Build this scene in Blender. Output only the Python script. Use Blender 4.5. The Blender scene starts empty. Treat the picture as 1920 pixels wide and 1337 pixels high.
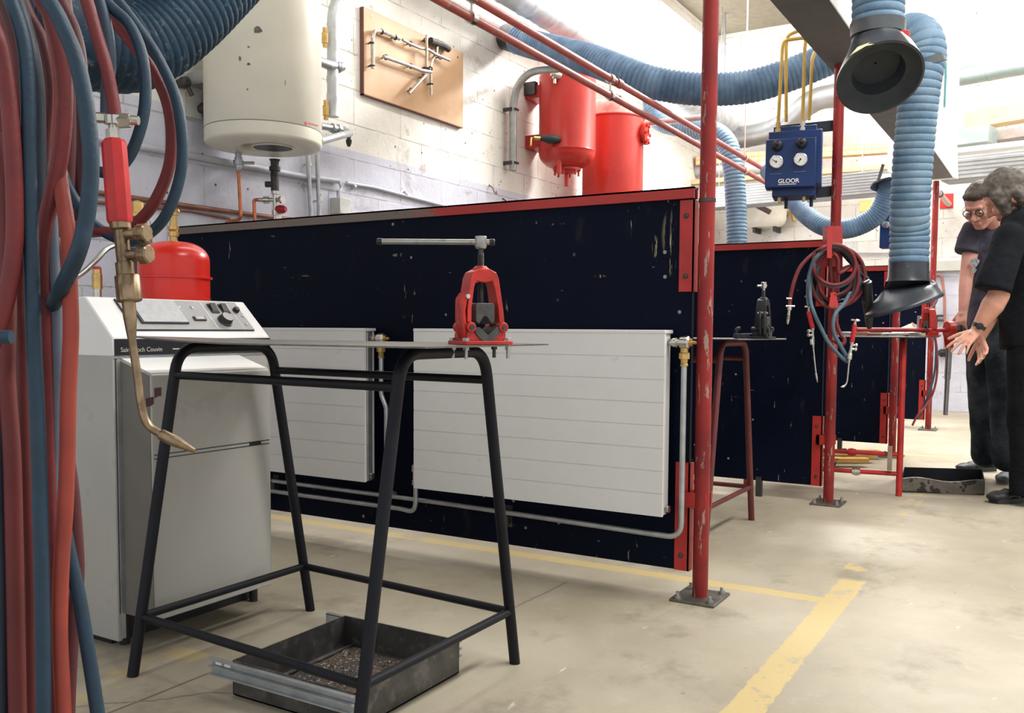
import bpy, bmesh, math, random
from mathutils import Vector, Matrix, noise
sc = bpy.context.scene
col = sc.collection
R = math.radians
# ---------------------------------------------------------------- camera
F = 1715.0                       # focal length in pixels of the 1920 px frame
EYE = Vector((0, 0, 0.88))
TH, PITCH, ROLL = R(30.87), math.atan(103 / F), R(0.35)
PPY = 720.0                      # the photo is cropped at its foot: the optical axis sits below its middle
_f0 = Vector((math.cos(TH), math.sin(TH), 0)); _r0 = Vector((math.sin(TH), -math.cos(TH), 0)); _z = Vector((0, 0, 1))
CF = (_f0 * math.cos(PITCH) - _z * math.sin(PITCH)).normalized()
_u0 = _r0.cross(CF).normalized()
CR = _r0 * math.cos(ROLL) + _u0 * math.sin(ROLL)
CU = _u0 * math.cos(ROLL) - _r0 * math.sin(ROLL)
cd = bpy.data.cameras.new('camera'); cam = bpy.data.objects.new('camera', cd); col.objects.link(cam)
cd.sensor_fit = 'HORIZONTAL'; cd.sensor_width = 36.0; cd.lens = F / 1920 * 36.0
cd.shift_y = (PPY - 668.5) / 1920; cd.clip_start = 0.05; cd.clip_end = 200
cam.matrix_world = Matrix(((CR.x, CU.x, -CF.x, EYE.x), (CR.y, CU.y, -CF.y, EYE.y), (CR.z, CU.z, -CF.z, EYE.z), (0, 0, 0, 1)))
sc.camera = cam
# ---------------------------------------------------------------- world and lights
w = bpy.data.worlds.new('daylight'); sc.world = w; w.use_nodes = True
bg = w.node_tree.nodes['Background']; bg.inputs[0].default_value = (0.93, 0.96, 1.0, 1); bg.inputs[1].default_value = 0.72
def area(name, loc, target, sx, sy, power, color=(1, 1, 1)):
    l = bpy.data.lights.new(name, 'AREA'); l.shape = 'RECTANGLE'; l.size = sx; l.size_y = sy; l.energy = power; l.color = color
    o = bpy.data.objects.new(name, l); col.objects.link(o); o.location = loc
    o.rotation_euler = (Vector(target) - Vector(loc)).to_track_quat('-Z', 'Y').to_euler()
    return o
area('far_lamps', (8.6, 1.2, 4.3), (4.5, 1.1, 0.6), 2.2, 0.5, 330, (1.0, 0.99, 0.97))
area('aisle_lamps', (6.2, -1.6, 4.3), (6.2, -1.3, 0), 5.0, 0.35, 120, (1.0, 0.985, 0.95))
area('bay_lamps', (6.0, 2.2, 4.3), (6.0, 3.1, 0), 7.0, 0.3, 85, (1.0, 0.985, 0.95))
area('end_wall_fill', (9.4, -0.6, 4.35), (11.1, -0.6, 2.2), 5.0, 0.4, 150, (1.0, 0.99, 0.97))  # unseen fill light, added to brighten the end wall
area('near_fill', (2.6, -1.2, 4.3), (2.6, -0.4, 0), 3.5, 0.35, 150, (1.0, 0.985, 0.95))  # unseen fill light, placed to brighten the panel and radiator fronts
# ---------------------------------------------------------------- exposure
sc.view_settings.view_transform = 'Standard'; sc.view_settings.look = 'None'
sc.view_settings.gamma = 1.0; sc.view_settings.use_curve_mapping = False
sc.view_settings.exposure = 0.46
# ---------------------------------------------------------------- places in the room
def ray(px, py): return CF + CR * ((px - 960) / F) - CU * ((py - PPY) / F)
def PX(px, py, x): d = ray(px, py); return EYE + d * ((x - EYE.x) / d.x)       # on the plane X = x (parallel to the partitions)
def PY(px, py, y): d = ray(px, py); return EYE + d * ((y - EYE.y) / d.y)       # on the plane Y = y (parallel to the left wall)
def PZ(px, py, z): d = ray(px, py); return EYE + d * ((z - EYE.z) / d.z)       # at height z
def PD(px, py, d): return EYE + ray(px, py) * d                                # at distance d
def ZAT(x, y, py):              # height at (x, y) that the photo row py shows
    a = V3(x, y, 0) - EYE; k = (PPY - py) / F
    return (k * (a.x * CF.x + a.y * CF.y) - (a.x * CU.x + a.y * CU.y)) / (CU.z - k * CF.z) + EYE.z
def V3(*a): return Vector(a)
RIGHT, FWD, UP = _r0, _f0, _z
# ---------------------------------------------------------------- materials
def lin(c): return tuple((x / 12.92 if x <= 0.04045 else ((x + 0.055) / 1.055) ** 2.4) for x in [v / 255 for v in c])
class NT:
    def __init__(s, name):
        s.m = bpy.data.materials.new(name); s.m.use_nodes = True; s.t = s.m.node_tree; s.n = s.t.nodes
        s.b = s.n['Principled BSDF']; s.tc = None
    def node(s, typ, **kw):
        n = s.n.new(typ)
        for k, v in kw.items(): setattr(n, k, v)
        return n
    def put(s, sock, v):
        if isinstance(v, bpy.types.NodeSocket): s.t.links.new(v, sock)
        elif v is not None:
            if sock.type == 'RGBA' and len(v) == 3: v = (*v, 1)
            sock.default_value = v
    def co(s):
        if s.tc is None: s.tc = s.node('ShaderNodeTexCoord')
        return s.tc.outputs['Object']
    def mapped(s, scale=(1, 1, 1), rot=(0, 0, 0), loc=(0, 0, 0)):
        m = s.node('ShaderNodeMapping'); s.put(m.inputs[0], s.co()); m.inputs['Scale'].default_value = scale
        m.inputs['Rotation'].default_value = rot; m.inputs['Location'].default_value = loc
        return m.outputs[0]
    def noise(s, scale=5, detail=4, rough=0.55, vec=None, dist=0):
        n = s.node('ShaderNodeTexNoise'); s.put(n.inputs['Vector'], vec or s.co())
        n.inputs['Scale'].default_value = scale; n.inputs['Detail'].default_value = detail; n.inputs['Roughness'].default_value = rough
        n.inputs['Distortion'].default_value = dist
        return n.outputs['Fac']
    def voro(s, scale=5, vec=None, feature='F1'):
        n = s.node('ShaderNodeTexVoronoi', feature=feature); s.put(n.inputs['Vector'], vec or s.co()); n.inputs['Scale'].default_value = scale
        return n.outputs['Distance']
    def math(s, op, a, b=None, c=None, clamp=False):
        n = s.node('ShaderNodeMath', operation=op, use_clamp=clamp)
        s.put(n.inputs[0], a); s.put(n.inputs[1], b); s.put(n.inputs[2], c)
        return n.outputs[0]
    def ramp(s, f, lo, hi):   # smooth 0..1 between lo and hi
        n = s.node('ShaderNodeMapRange', interpolation_type='SMOOTHSTEP'); s.put(n.inputs[0], f); n.inputs[1].default_value = lo; n.inputs[2].default_value = hi
        return n.outputs[0]
    def mix(s, f, a, b):
        n = s.node('ShaderNodeMix', data_type='RGBA'); s.put(n.inputs[0], f); s.put(n.inputs[6], a); s.put(n.inputs[7], b)
        return n.outputs[2]
    def sep(s, v=None):
        n = s.node('ShaderNodeSeparateXYZ'); s.put(n.inputs[0], v or s.co()); return n.outputs
    def bump(s, h, strength=0.3, dist=0.01):
        n = s.node('ShaderNodeBump'); s.put(n.inputs['Height'], h); n.inputs['Strength'].default_value = strength; n.inputs['Distance'].default_value = dist
        s.put(s.b.inputs['Normal'], n.outputs[0])
    def out(s, color=None, rough=None, metal=None, spec=None):
        s.put(s.b.inputs['Base Color'], color); s.put(s.b.inputs['Roughness'], rough); s.put(s.b.inputs['Metallic'], metal); s.put(s.b.inputs['Specular IOR Level'], spec)
        return s.m
MC = {}
def mat(name, c, rough=0.5, metal=0.0, var=0.12, vscale=12, wear=0.0, wearc=(150, 145, 138), wscale=30, bump=0.0, bscale=60, spec=None, wthr=0.62, c2=None):
    """painted / plain surface: slight tone variation, optional chips of another colour, optional fine bump"""
    if name in MC: return MC[name]
    s = NT(name); a = Vector(lin(c)); f = s.noise(vscale, 5)
    colr = s.mix(s.ramp(f, 0.3, 0.7), tuple(a * (1 - var)), tuple(Vector(lin(c2)) if c2 else a * (1 + var)))
    if wear:
        k = s.ramp(s.noise(wscale, 6, 0.65), wthr, wthr + 0.03)
        colr = s.mix(s.math('MULTIPLY', k, wear), colr, lin(wearc))
    if bump: s.bump(s.noise(bscale, 4), bump, 0.004)
    r = s.math('MULTIPLY_ADD', s.noise(vscale * 2.3, 3), 0.2, rough - 0.1, clamp=True)
    MC[name] = s.out(colr, r, metal, spec)
    return MC[name]
# ---------------------------------------------------------------- mesh building
WORLD = {}
def frame_of(d):
    d = d.normalized(); a = Vector((0, 0, 1)) if abs(d.z) < 0.9 else Vector((1, 0, 0))
    x = a.cross(d).normalized(); return x, d.cross(x)
def cr(pts, n=12, closed=False):
    """smooth curve through points"""
    P = [Vector(p) for p in pts]; out = []; N = len(P)
    for i in range(N if closed else N - 1):
        p0, p1, p2, p3 = (P[(i - 1) % N], P[i], P[(i + 1) % N], P[(i + 2) % N]) if closed else (P[max(i - 1, 0)], P[i], P[i + 1], P[min(i + 2, N - 1)])
        for k in range(n):
            t = k / n
            out.append(0.5 * ((2 * p1) + (p2 - p0) * t + (2 * p0 - 5 * p1 + 4 * p2 - p3) * t * t + (3 * p1 - p0 - 3 * p2 + p3) * t ** 3))
    if not closed: out.append(P[-1])
    return out
def bend(pts, r, n=6):
    """straight runs joined by round bends of radius r"""
    P = [Vector(p) for p in pts]; out = [P[0]]
    for i in range(1, len(P) - 1):
        a = (P[i - 1] - P[i]); b = (P[i + 1] - P[i]); la, lb = a.length, b.length
        a.normalize(); b.normalize(); ang = a.angle(b)
        if ang > 3.1: out.append(P[i]); continue
        t = min(r / math.tan(ang / 2), la * 0.49, lb * 0.49); p, q = P[i] + a * t, P[i] + b * t
        for k in range(n + 1):
            s = k / n; out.append(p * (1 - s) ** 2 + P[i] * 2 * s * (1 - s) + q * s * s)
    out.append(P[-1]); return out
def resample(pts, step):
    out = [pts[0].copy()]; acc = 0
    for a, b in zip(pts, pts[1:]):
        L = (b - a).length
        while acc + L >= step:
            a = a + (b - a).normalized() * (step - acc); L = (b - a).length; acc = 0; out.append(a.copy())
        acc += L
    return out
class MB:
    def __init__(s): s.b = bmesh.new(); s.mi = 0
    def _f(s, vs):
        try: f = s.b.faces.new(vs); f.material_index = s.mi; return f
        except ValueError: return None
    def poly(s, pts): return s._f([s.b.verts.new(p) for p in pts])
    def hexa(s, p):      # 8 corners: bottom 0-3, top 4-7
        v = [s.b.verts.new(q) for q in p]
        for f in ((0, 3, 2, 1), (4, 5, 6, 7), (0, 1, 5, 4), (1, 2, 6, 5), (2, 3, 7, 6), (3, 0, 4, 7)): s._f([v[i] for i in f])
        return s
    def box(s, lo, hi):
        x0, y0, z0 = lo; x1, y1, z1 = hi
        return s.hexa([V3(x0, y0, z0), V3(x1, y0, z0), V3(x1, y1, z0), V3(x0, y1, z0), V3(x0, y0, z1), V3(x1, y0, z1), V3(x1, y1, z1), V3(x0, y1, z1)])
    def obox(s, c, ax, ay, az):   # centre and three half axes
        return s.hexa([c - ax - ay - az, c + ax - ay - az, c + ax + ay - az, c - ax + ay - az, c - ax - ay + az, c + ax - ay + az, c + ax + ay + az, c - ax + ay + az])
    def bar(s, a, b, w, h, up=None):   # rectangular bar from a to b
        a, b = Vector(a), Vector(b); d = b - a; up = Vector(up or (0, 0, 1))
        x = d.cross(up); x = x.normalized() if x.length > 1e-6 else frame_of(d)[0]; y = x.cross(d).normalized()
        return s.obox((a + b) / 2, x * w / 2, y * h / 2, d / 2)
    def prism(s, pts, ext):
        ext = Vector(ext); P = [Vector(p) for p in pts]; a = [s.b.verts.new(p) for p in P]; b = [s.b.verts.new(p + ext) for p in P]; n = len(P)
        s._f(a[::-1]); s._f(b)
        for i in range(n): s._f([a[i], a[(i + 1) % n], b[(i + 1) % n], b[i]])
        return s
    def rings(s, rs, closed=False, cap=True):
        vs = [[s.b.verts.new(p) for p in r] for r in rs]; n = len(rs[0]); m = len(vs)
        for i in range(m if closed else m - 1):
            A, B = vs[i], vs[(i + 1) % m]
            for k in range(n): s._f([A[k], A[(k + 1) % n], B[(k + 1) % n], B[k]])
        if cap and not closed: s._f(vs[0][::-1]); s._f(vs[-1])
        return s
    def tube(s, pts, r, seg=12, closed=False, cap=True):
        P = [Vector(p) for p in pts]; n = len(P); rr = r if isinstance(r, (list, tuple)) else [r] * n
        T = []
        for i in range(n):
            a = P[(i - 1) % n] if closed else P[max(i - 1, 0)]; b = P[(i + 1) % n] if closed else P[min(i + 1, n - 1)]
            t = b - a; T.append(t.normalized() if t.length > 1e-9 else (T[-1] if T else V3(0, 0, 1)))
        x, _ = frame_of(T[0]); rs = []
        for i in range(n):
            x = (x - T[i] * x.dot(T[i])); x = x.normalized() if x.length > 1e-6 else frame_of(T[i])[0]
            y = T[i].cross(x); rs.append([P[i] + (x * math.cos(2 * math.pi * k / seg) + y * math.sin(2 * math.pi * k / seg)) * rr[i] for k in range(seg)])
        if closed:   # untwist
            pass
        return s.rings(rs, closed, cap)
    def cyl(s, a, b, r0, r1=None, seg=16): return s.tube([a, b], [r0, r0 if r1 is None else r1], seg)
    def lathe(s, o, axis, prof, seg=24, cap=True):   # prof: (distance along axis, radius)
        o = Vector(o); axis = Vector(axis).normalized(); x, y = frame_of(axis)
        return s.rings([[o + axis * h + (x * math.cos(2 * math.pi * k / seg) + y * math.sin(2 * math.pi * k / seg)) * max(r, 1e-4) for k in range(seg)] for h, r in prof], False, cap)
    def ball(s, c, r, seg=16, rings=10, sq=(1, 1, 1), rot=None):
        c = Vector(c); rs = []
        for i in range(rings + 1):
            t = math.pi * i / rings; q = []
            for k in range(seg):
                p = Vector((math.sin(t) * math.cos(2 * math.pi * k / seg) * r * sq[0], math.sin(t) * math.sin(2 * math.pi * k / seg) * r * sq[1], -math.cos(t) * r * sq[2]))
                if i in (0, rings): p.x += 1e-4 * math.cos(2 * math.pi * k / seg); p.y += 1e-4 * math.sin(2 * math.pi * k / seg)
                q.append(c + (rot @ p if rot else p))
            rs.append(q)
        return s.rings(rs)
    def torus(s, c, axis, R_, r, seg=28, ts=10):
        x, y = frame_of(Vector(axis)); return s.tube([Vector(c) + (x * math.cos(2 * math.pi * k / seg) + y * math.sin(2 * math.pi * k / seg)) * R_ for k in range(seg)], r, ts, closed=True)
    def build(s, name, m, parent=None, bevel=0, bseg=2, smooth=True, angle=35, origin=None):
        bmesh.ops.recalc_face_normals(s.b, faces=s.b.faces[:])
        me = bpy.data.meshes.new(name)
        o = bpy.data.objects.new(name, me); col.objects.link(o)
        if parent is not None:
            W = WORLD[parent.name]; s.b.transform(W.inverted()); o.parent = parent; WORLD[o.name] = W
        else:
            vs = [v.co for v in s.b.verts]
            if vs:
                c = Vector(origin) if origin else V3((min(v.x for v in vs) + max(v.x for v in vs)) / 2, (min(v.y for v in vs) + max(v.y for v in vs)) / 2, min(v.z for v in vs))
                W = Matrix.Translation(c); s.b.transform(W.inverted()); o.location = c; WORLD[o.name] = W
        s.b.to_mesh(me); s.b.free()
        for q in (m if isinstance(m, (list, tuple)) else [m]): me.materials.append(q)
        if smooth:
            for p in me.polygons: p.use_smooth = True
            if hasattr(me, 'set_sharp_from_angle'): me.set_sharp_from_angle(angle=R(angle))
        if bevel:
            bv = o.modifiers.new('bevel', 'BEVEL'); bv.width = bevel; bv.segments = bseg; bv.limit_method = 'ANGLE'; bv.angle_limit = R(40); bv.harden_normals = False
        return o
def tag(o, label=None, cat=None, group=None, kind=None):
    if label: o['label'] = label
    if cat: o['category'] = cat
    if group: o['group'] = group
    if kind: o['kind'] = kind
    return o
def thing(name, label, cat, loc, rz=0, group=None):
    o = bpy.data.objects.new(name, None); col.objects.link(o); o.location = loc; o.rotation_euler = (0, 0, rz); o.empty_display_size = 0.1
    WORLD[o.name] = Matrix.Translation(Vector(loc)) @ Matrix.Rotation(rz, 4, 'Z')
    return tag(o, label, cat, group)
def struct(o): o['kind'] = 'structure'; return o
def corrug(pts, r, pitch, amp, seg=20, sub=6, irr=0.0, prof=0.55):
    """ribbed flexible duct along a curve"""
    P = resample(pts, pitch / sub); rr = []
    for i in range(len(P)):
        ph = (i % sub) / sub; rr.append(r - amp * (1 - abs(math.sin(math.pi * ph)) ** prof) + irr * noise.noise(P[i] * 9) * r)
    b = MB(); b.tube(P, rr, seg); return b
def text(body, name, m, parent, o, right, up, size, ext=0.0006, bold=0.0):
    """lettering as a mesh lying on a surface; o = lower left"""
    cu = bpy.data.curves.new(name, 'FONT'); cu.body = body; cu.size = size; cu.extrude = ext; cu.offset = bold
    t = bpy.data.objects.new(name, cu); dg = None
    col.objects.link(t); bpy.context.view_layer.update(); dg = bpy.context.evaluated_depsgraph_get()
    me = bpy.data.meshes.new_from_object(t.evaluated_get(dg)); bpy.data.objects.remove(t); bpy.data.curves.remove(cu)
    right = Vector(right).normalized(); up = Vector(up).normalized(); n = right.cross(up); o = Vector(o) + n * (ext + 0.0004)
    M = Matrix(((right.x, up.x, n.x, o.x), (right.y, up.y, n.y, o.y), (right.z, up.z, n.z, o.z), (0, 0, 0, 1)))
    me.transform(WORLD[parent.name].inverted() @ M); me.materials.clear(); me.materials.append(m)
    ob = bpy.data.objects.new(name, me); col.objects.link(ob); ob.parent = parent; WORLD[ob.name] = WORLD[parent.name]
    return ob
# ---------------------------------------------------------------- floor
def floor_mat():
    s = NT('concrete_floor'); X, Y, Z = s.sep()
    a = s.noise(1.1, 6, 0.6); b = s.noise(9, 6, 0.65); c = s.noise(60, 4, 0.6)
    base = s.mix(s.ramp(a, 0.3, 0.7), lin((152, 142, 123)), lin((177, 168, 149)))
    base = s.mix(s.math('MULTIPLY', s.ramp(b, 0.55, 0.75), 0.35), base, lin((188, 183, 171)))
    base = s.mix(s.math('MULTIPLY', s.ramp(s.noise(2.6, 6, 0.7), 0.52, 0.7), 0.5), base, lin((112, 103, 85)))
    base = s.mix(s.math('MULTIPLY', s.ramp(c, 0.6, 0.7), 0.15), base, lin((120, 112, 98)))
    sm = s.ramp(s.noise(1, 3, 0.5, s.mapped((7, 26, 1), (0, 0, 0.5))), 0.7, 0.78)   # pale scuffs
    base = s.mix(s.math('MULTIPLY', sm, 0.55), base, lin((226, 224, 216)))
    sp = s.ramp(s.voro(7), 0.06, 0.03)
    base = s.mix(s.math('MULTIPLY', s.math('MULTIPLY', sp, s.ramp(s.noise(3.1), 0.5, 0.55)), 0.5), base, lin((96, 84, 70)))
    # joints and cracks: the slab joint runs along the room, a wandering crack leaves it
    wob = s.math('MULTIPLY_ADD', s.noise(3.5, 5, 0.6), 0.16, -0.08)
    def line(coord, at, half, soft=0.004, wobble=None):
        d = s.math('SUBTRACT', coord, at)
        if wobble is not None: d = s.math('ADD', d, wobble)
        return s.ramp(s.math('ABSOLUTE', d), half + soft, half)
    def rng(coord, lo, hi, soft=0.01): return s.math('MULTIPLY', s.ramp(coord, lo - soft, lo + soft), s.ramp(coord, hi + soft, hi - soft))
    j1 = s.math('MULTIPLY', line(Y, 1.83, 0.002, 0.004, s.math('MULTIPLY', wob, 0.08)), rng(X, 0.5, 1.95))
    slant = s.math('SUBTRACT', s.math('MULTIPLY_ADD', X, 0.9, Y), 3.05)
    j2 = s.math('MULTIPLY', s.math('MULTIPLY', s.ramp(s.math('ABSOLUTE', s.math('ADD', slant, wob)), 0.007, 0.003), rng(X, 1.0, 1.55)), 0.8)
    j3 = s.math('MULTIPLY', line(X, 5.25, 0.003), 0.6)
    j4 = s.math('MULTIPLY', line(Y, 1.45, 0.003, 0.004, s.math('MULTIPLY', wob, 0.3)), s.math('MULTIPLY', rng(X, 2.2, 2.8), 0.6))
    j = s.math('MAXIMUM', s.math('MAXIMUM', j1, j2), s.math('MAXIMUM', j3, j4))
    base = s.mix(s.math('MULTIPLY', j, 0.7), base, lin((84, 74, 60)))
    # worn yellow bay markings
    edge = s.math('MULTIPLY_ADD', s.noise(26, 5, 0.7), 0.034, -0.017)
    worn = s.math('MULTIPLY', s.ramp(s.noise(8, 6, 0.7), 0.64, 0.56), s.ramp(s.noise(38, 5, 0.7), 0.68, 0.58))
    la = s.math('MULTIPLY', line(s.math('ADD', Y, edge), 0.597, 0.04, 0.005), rng(X, 1.0, 3.36, 0.03))
    lb = s.math('MULTIPLY', line(s.math('ADD', Y, edge), 0.62, 0.035, 0.01), s.math('MULTIPLY', rng(X, 3.38, 5.4, 0.05), s.ramp(s.noise(5, 5, 0.7), 0.56, 0.6)))
    lc = s.math('MULTIPLY', line(s.math('ADD', X, edge), 3.055, 0.032, 0.006), rng(Y, 0.58, 3.6))
    ld = s.math('MULTIPLY', line(s.math('ADD', Y, edge), 1.99, 0.05, 0.02), s.math('MULTIPLY', rng(X, 0.8, 1.66), s.ramp(s.noise(4, 5, 0.7), 0.46, 0.56)))
    y = s.math('MULTIPLY', s.math('MAXIMUM', la, lc), s.math('MULTIPLY_ADD', worn, 0.75, 0.25))
    y = s.math('MAXIMUM', s.math('MAXIMUM', y, s.math('MULTIPLY', lb, 0.9)), s.math('MULTIPLY', ld, 0.75))
    le = s.math('MULTIPLY', line(s.math('ADD', X, edge), 7.05, 0.04, 0.01), rng(Y, 0.6, 3.6))
    y = s.math('MAXIMUM', y, s.math('MULTIPLY', le, 0.8))
    base = s.mix(s.math('MULTIPLY', y, 0.86), base, lin((196, 174, 118)))
    s.bump(s.math('ADD', s.math('MULTIPLY', c, 0.4), s.math('MULTIPLY', j, -1.0)), 0.15, 0.006)
    return s.out(base, s.math('MULTIPLY_ADD', b, 0.3, 0.38), 0, 0.35)
m = MB(); m.box((-1.6, -6, -0.06), (11.35, 3.95, 0)); struct(m.build('floor', floor_mat(), origin=(0, 0, 0)))
# ---------------------------------------------------------------- walls
def wall_mat(name, axis):
    s = NT(name); X, Y, Z = s.sep(); h = X if axis == 'x' else Y
    v = s.node('ShaderNodeCombineXYZ'); s.put(v.inputs[0], h); s.put(v.inputs[1], Z)
    br = s.node('ShaderNodeTexBrick'); s.put(br.inputs['Vector'], v.outputs[0])
    br.inputs['Scale'].default_value = 1; br.inputs['Brick Width'].default_value = 0.46; br.inputs['Row Height'].default_value = 0.212
    br.inputs['Mortar Size'].default_value = 0.005; br.inputs['Mortar Smooth'].default_value = 0.3; br.inputs['Color1'].default_value = (1, 1, 1, 1); br.inputs['Color2'].default_value = (0.88, 0.88, 0.88, 1); br.inputs['Mortar'].default_value = (0, 0, 0, 1)
    n = s.noise(2.2, 7, 0.65); n2 = s.noise(14, 6, 0.7)
    up = s.mix(s.ramp(n, 0.3, 0.7), lin((216, 212, 202)), lin((232, 230, 224)))
    dn = s.mix(s.ramp(n, 0.3, 0.7), lin((190, 191, 203)), lin((208, 209, 220)))
    zz = s.math('MULTIPLY_ADD', s.noise(3, 5), 0.02, Z)
    split = s.ramp(zz, 1.965, 1.975) if axis == 'x' else s.ramp(zz, 1.615, 1.625)
    c = s.mix(split, dn, up)
    c = s.mix(s.math('MULTIPLY', s.ramp(n2, 0.62, 0.74), 0.35), c, lin((182, 172, 156)))
    c = s.mix(s.math('MULTIPLY', s.ramp(s.noise(1.3, 4, 0.6), 0.6, 0.75), 0.3), c, lin((160, 150, 140)))
    c = s.mix(s.math('MULTIPLY', s.ramp(s.noise(1.9, 7, 0.75, dist=.6), 0.58, 0.72), 0.42), c, lin((112, 104, 100)))
    mort = s.math('SUBTRACT', 1.0, s.ramp(br.outputs['Fac'], 0.7, 0.2) if False else s.math('SUBTRACT', 1.0, br.outputs['Fac']))
    c = s.mix(s.math('MULTIPLY', mort, s.math('MULTIPLY', s.ramp(s.noise(4, 5, 0.7), 0.40, 0.58), 0.5)), c, lin((140, 130, 116)))
    v2 = s.node('ShaderNodeCombineXYZ'); s.put(v2.inputs[0], h); s.put(v2.inputs[1], Z)
    hole = s.math('MULTIPLY', s.ramp(s.voro(9, v2.outputs[0]), 0.075, 0.055), s.ramp(s.noise(2.3, 3), 0.40, 0.44))   # drilled holes and plugs
    hole = s.math('MAXIMUM', hole, s.math('MULTIPLY', s.ramp(s.voro(21, v2.outputs[0]), 0.09, 0.07), s.ramp(s.noise(3.7, 3), 0.52, 0.55)))
    c = s.mix(s.math('MULTIPLY', hole, 0.9), c, lin((58, 50, 46)))
    chip = s.math('MULTIPLY', s.ramp(s.noise(7, 6, 0.7), 0.645, 0.66), 1)
    c = s.mix(s.math('MULTIPLY', chip, 0.5), c, lin((158, 140, 118)))
    s.bump(s.math('ADD', s.math('MULTIPLY', s.noise(70, 5), 0.5), s.math('ADD', s.math('MULTIPLY', s.noise(9, 6, .7), 1.4), s.math('MULTIPLY', mort, -1.6))), 0.5, 0.008)
    return s.out(c, 0.75, 0, 0.25)
WY = 3.75; WX = 11.15; CZ = 4.5
WL = wall_mat('painted_block_left', 'x'); WE = wall_mat('painted_block_end', 'y')
m = MB()
wz0, wz1 = 3.2, 4.36; qx0, qx1, qz0, qz1 = 8.05, 9.98, 1.45, 2.83
m.box((-1.6, WY, 0), (qx0, WY + 0.2, wz0)); m.box((qx1, WY, 0), (WX + 0.2, WY + 0.2, wz0))
m.box((qx0, WY, 0), (qx1, WY + 0.2, qz0)); m.box((qx0, WY, qz1), (qx1, WY + 0.2, wz0))
m.box((-1.6, WY, wz1), (WX + 0.2, WY + 0.2, CZ)); m.box((-1.6, WY, wz0), (3.9, WY + 0.2, wz1))
struct(m.build('wall_left', WL, origin=(0, 0, 0), smooth=False))
m = MB(); m.box((WX, -6, 0), (WX + 0.2, WY, CZ)); struct(m.build('wall_end', WE, origin=(0, 0, 0), smooth=False))
def glass_mat():
    s = NT('frosted_window'); s.put(s.b.inputs['Emission Color'], (0.96, 0.98, 1.0)); s.b.inputs['Emission Strength'].default_value = 2.6; return s.out((0.9, 0.9, 0.9), 0.5)
def clear_glass():
    s = NT('window_glass'); tr = s.node('ShaderNodeBsdfTransparent'); gl = s.node('ShaderNodeBsdfGlossy'); gl.inputs['Roughness'].default_value = 0.05
    mx = s.node('ShaderNodeMixShader'); mx.inputs[0].default_value = 0.07; s.put(mx.inputs[1], tr.outputs[0]); s.put(mx.inputs[2], gl.outputs[0])
    s.t.links.new(mx.outputs[0], s.n['Material Output'].inputs[0]); return s.m
GL = glass_mat(); WHITE = mat('white_paint', (232, 232, 228), 0.45, var=0.04)
def window(name, x0, x1, z0, z1, n):
    m = MB(); y0, y1 = WY + 0.06, WY + 0.12
    m.box((x0, y0, z0), (x1, y1, z0 + 0.04)); m.box((x0, y0, z1 - 0.04), (x1, y1, z1))
    for k in range(n + 1):
        x = x0 + (x1 - x0 - 0.035) * k / n; m.box((x, y0, z0), (x + 0.035, y1, z1))
    f = struct(m.build(name, WHITE)); g = MB(); g.box((x0, y0 - 0.008, z0), (x1, y0 - 0.002, z1)); g.build('pane', GL, f)
window('window_1', 3.9, WX, wz0, wz1, 5)
window('window_2', qx0, qx1, qz0, qz1, 2)
# ---------------------------------------------------------------- ceiling, purlins, bulkhead over the row of posts
BEIGE = mat('ceiling_board', (136, 126, 108), 0.8, var=0.1); REDP = mat('red_beam_paint', (176, 48, 40), 0.5, wear=0.3)
m = MB(); m.box((-1.6, -6, CZ), (WX + 0.2, WY + 0.2, CZ + 0.08)); struct(m.build('ceiling', BEIGE))
for k, x in enumerate((4.2, 6.5, 8.8)):
    m = MB(); m.box((x, -6, CZ - 0.2), (x + 0.09, WY, CZ)); tag(struct(m.build('trim_%d' % (k + 1), REDP, smooth=False)))
BULK = mat('bulkhead_white', (222, 220, 214), 0.6, var=0.03); 
m = MB(); m.box((2.2, 0.84, 2.205), (8.75, 1.04, 3.9))
m.prism([V3(8.75, 0.84, 3.9), V3(8.75, 0.84, 2.205), V3(9.25, 0.84, 2.26), V3(9.0, 0.84, 2.6), V3(8.98, 0.84, 3.9)], (0, 0.2, 0))
struct(m.build('wall_bulkhead', BULK, smooth=False))
UNDER = mat('bulkhead_shade_grey', (104, 102, 98), 0.6, 0.2, var=0.08)  # grey stands in for the shade under the white bulkhead
m = MB(); m.box((2.2, 0.838, 2.198), (8.75, 1.042, 2.206)); struct(m.build('trim_4', UNDER, smooth=False))
# ---------------------------------------------------------------- shared materials
def post_mat():
    s = NT('post_red'); v = s.mapped((34, 34, 7)); n = s.noise(1, 6, .68, v); c = s.mix(s.ramp(s.noise(3, 4), .35, .65), lin((116, 28, 30)), lin((150, 40, 34)))
    c = s.mix(s.math('MULTIPLY', s.ramp(n, .585, .61), .8), c, lin((158, 140, 130))); c = s.mix(s.math('MULTIPLY', s.ramp(s.noise(1, 5, .7, s.mapped((50, 50, 16), (0, 0, .3))), .64, .67), .6), c, lin((70, 40, 40)))
    return s.out(c, .45, 0, .35)
RED = post_mat()
RED2 = mat('frame_red', (172, 40, 36), 0.45, wear=0.35, wearc=(120, 90, 84), wscale=40, wthr=0.64, var=0.15)
STEEL = mat('steel', (172, 172, 168), 0.35, 0.9, var=0.15, wear=0.4, wearc=(110, 100, 88), wscale=50, wthr=0.6)
ZINC = mat('zinc_pipe', (176, 180, 182), 0.38, 0.75, var=0.12, vscale=20)
DSTEEL = mat('dark_steel', (74, 72, 70), 0.5, 0.6, var=0.25, vscale=18)
PLATE = mat('plate_steel', (112, 110, 104), 0.42, 0.75, var=0.2, vscale=22, wear=0.5, wearc=(104, 84, 66), wscale=24, wthr=0.58)
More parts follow.
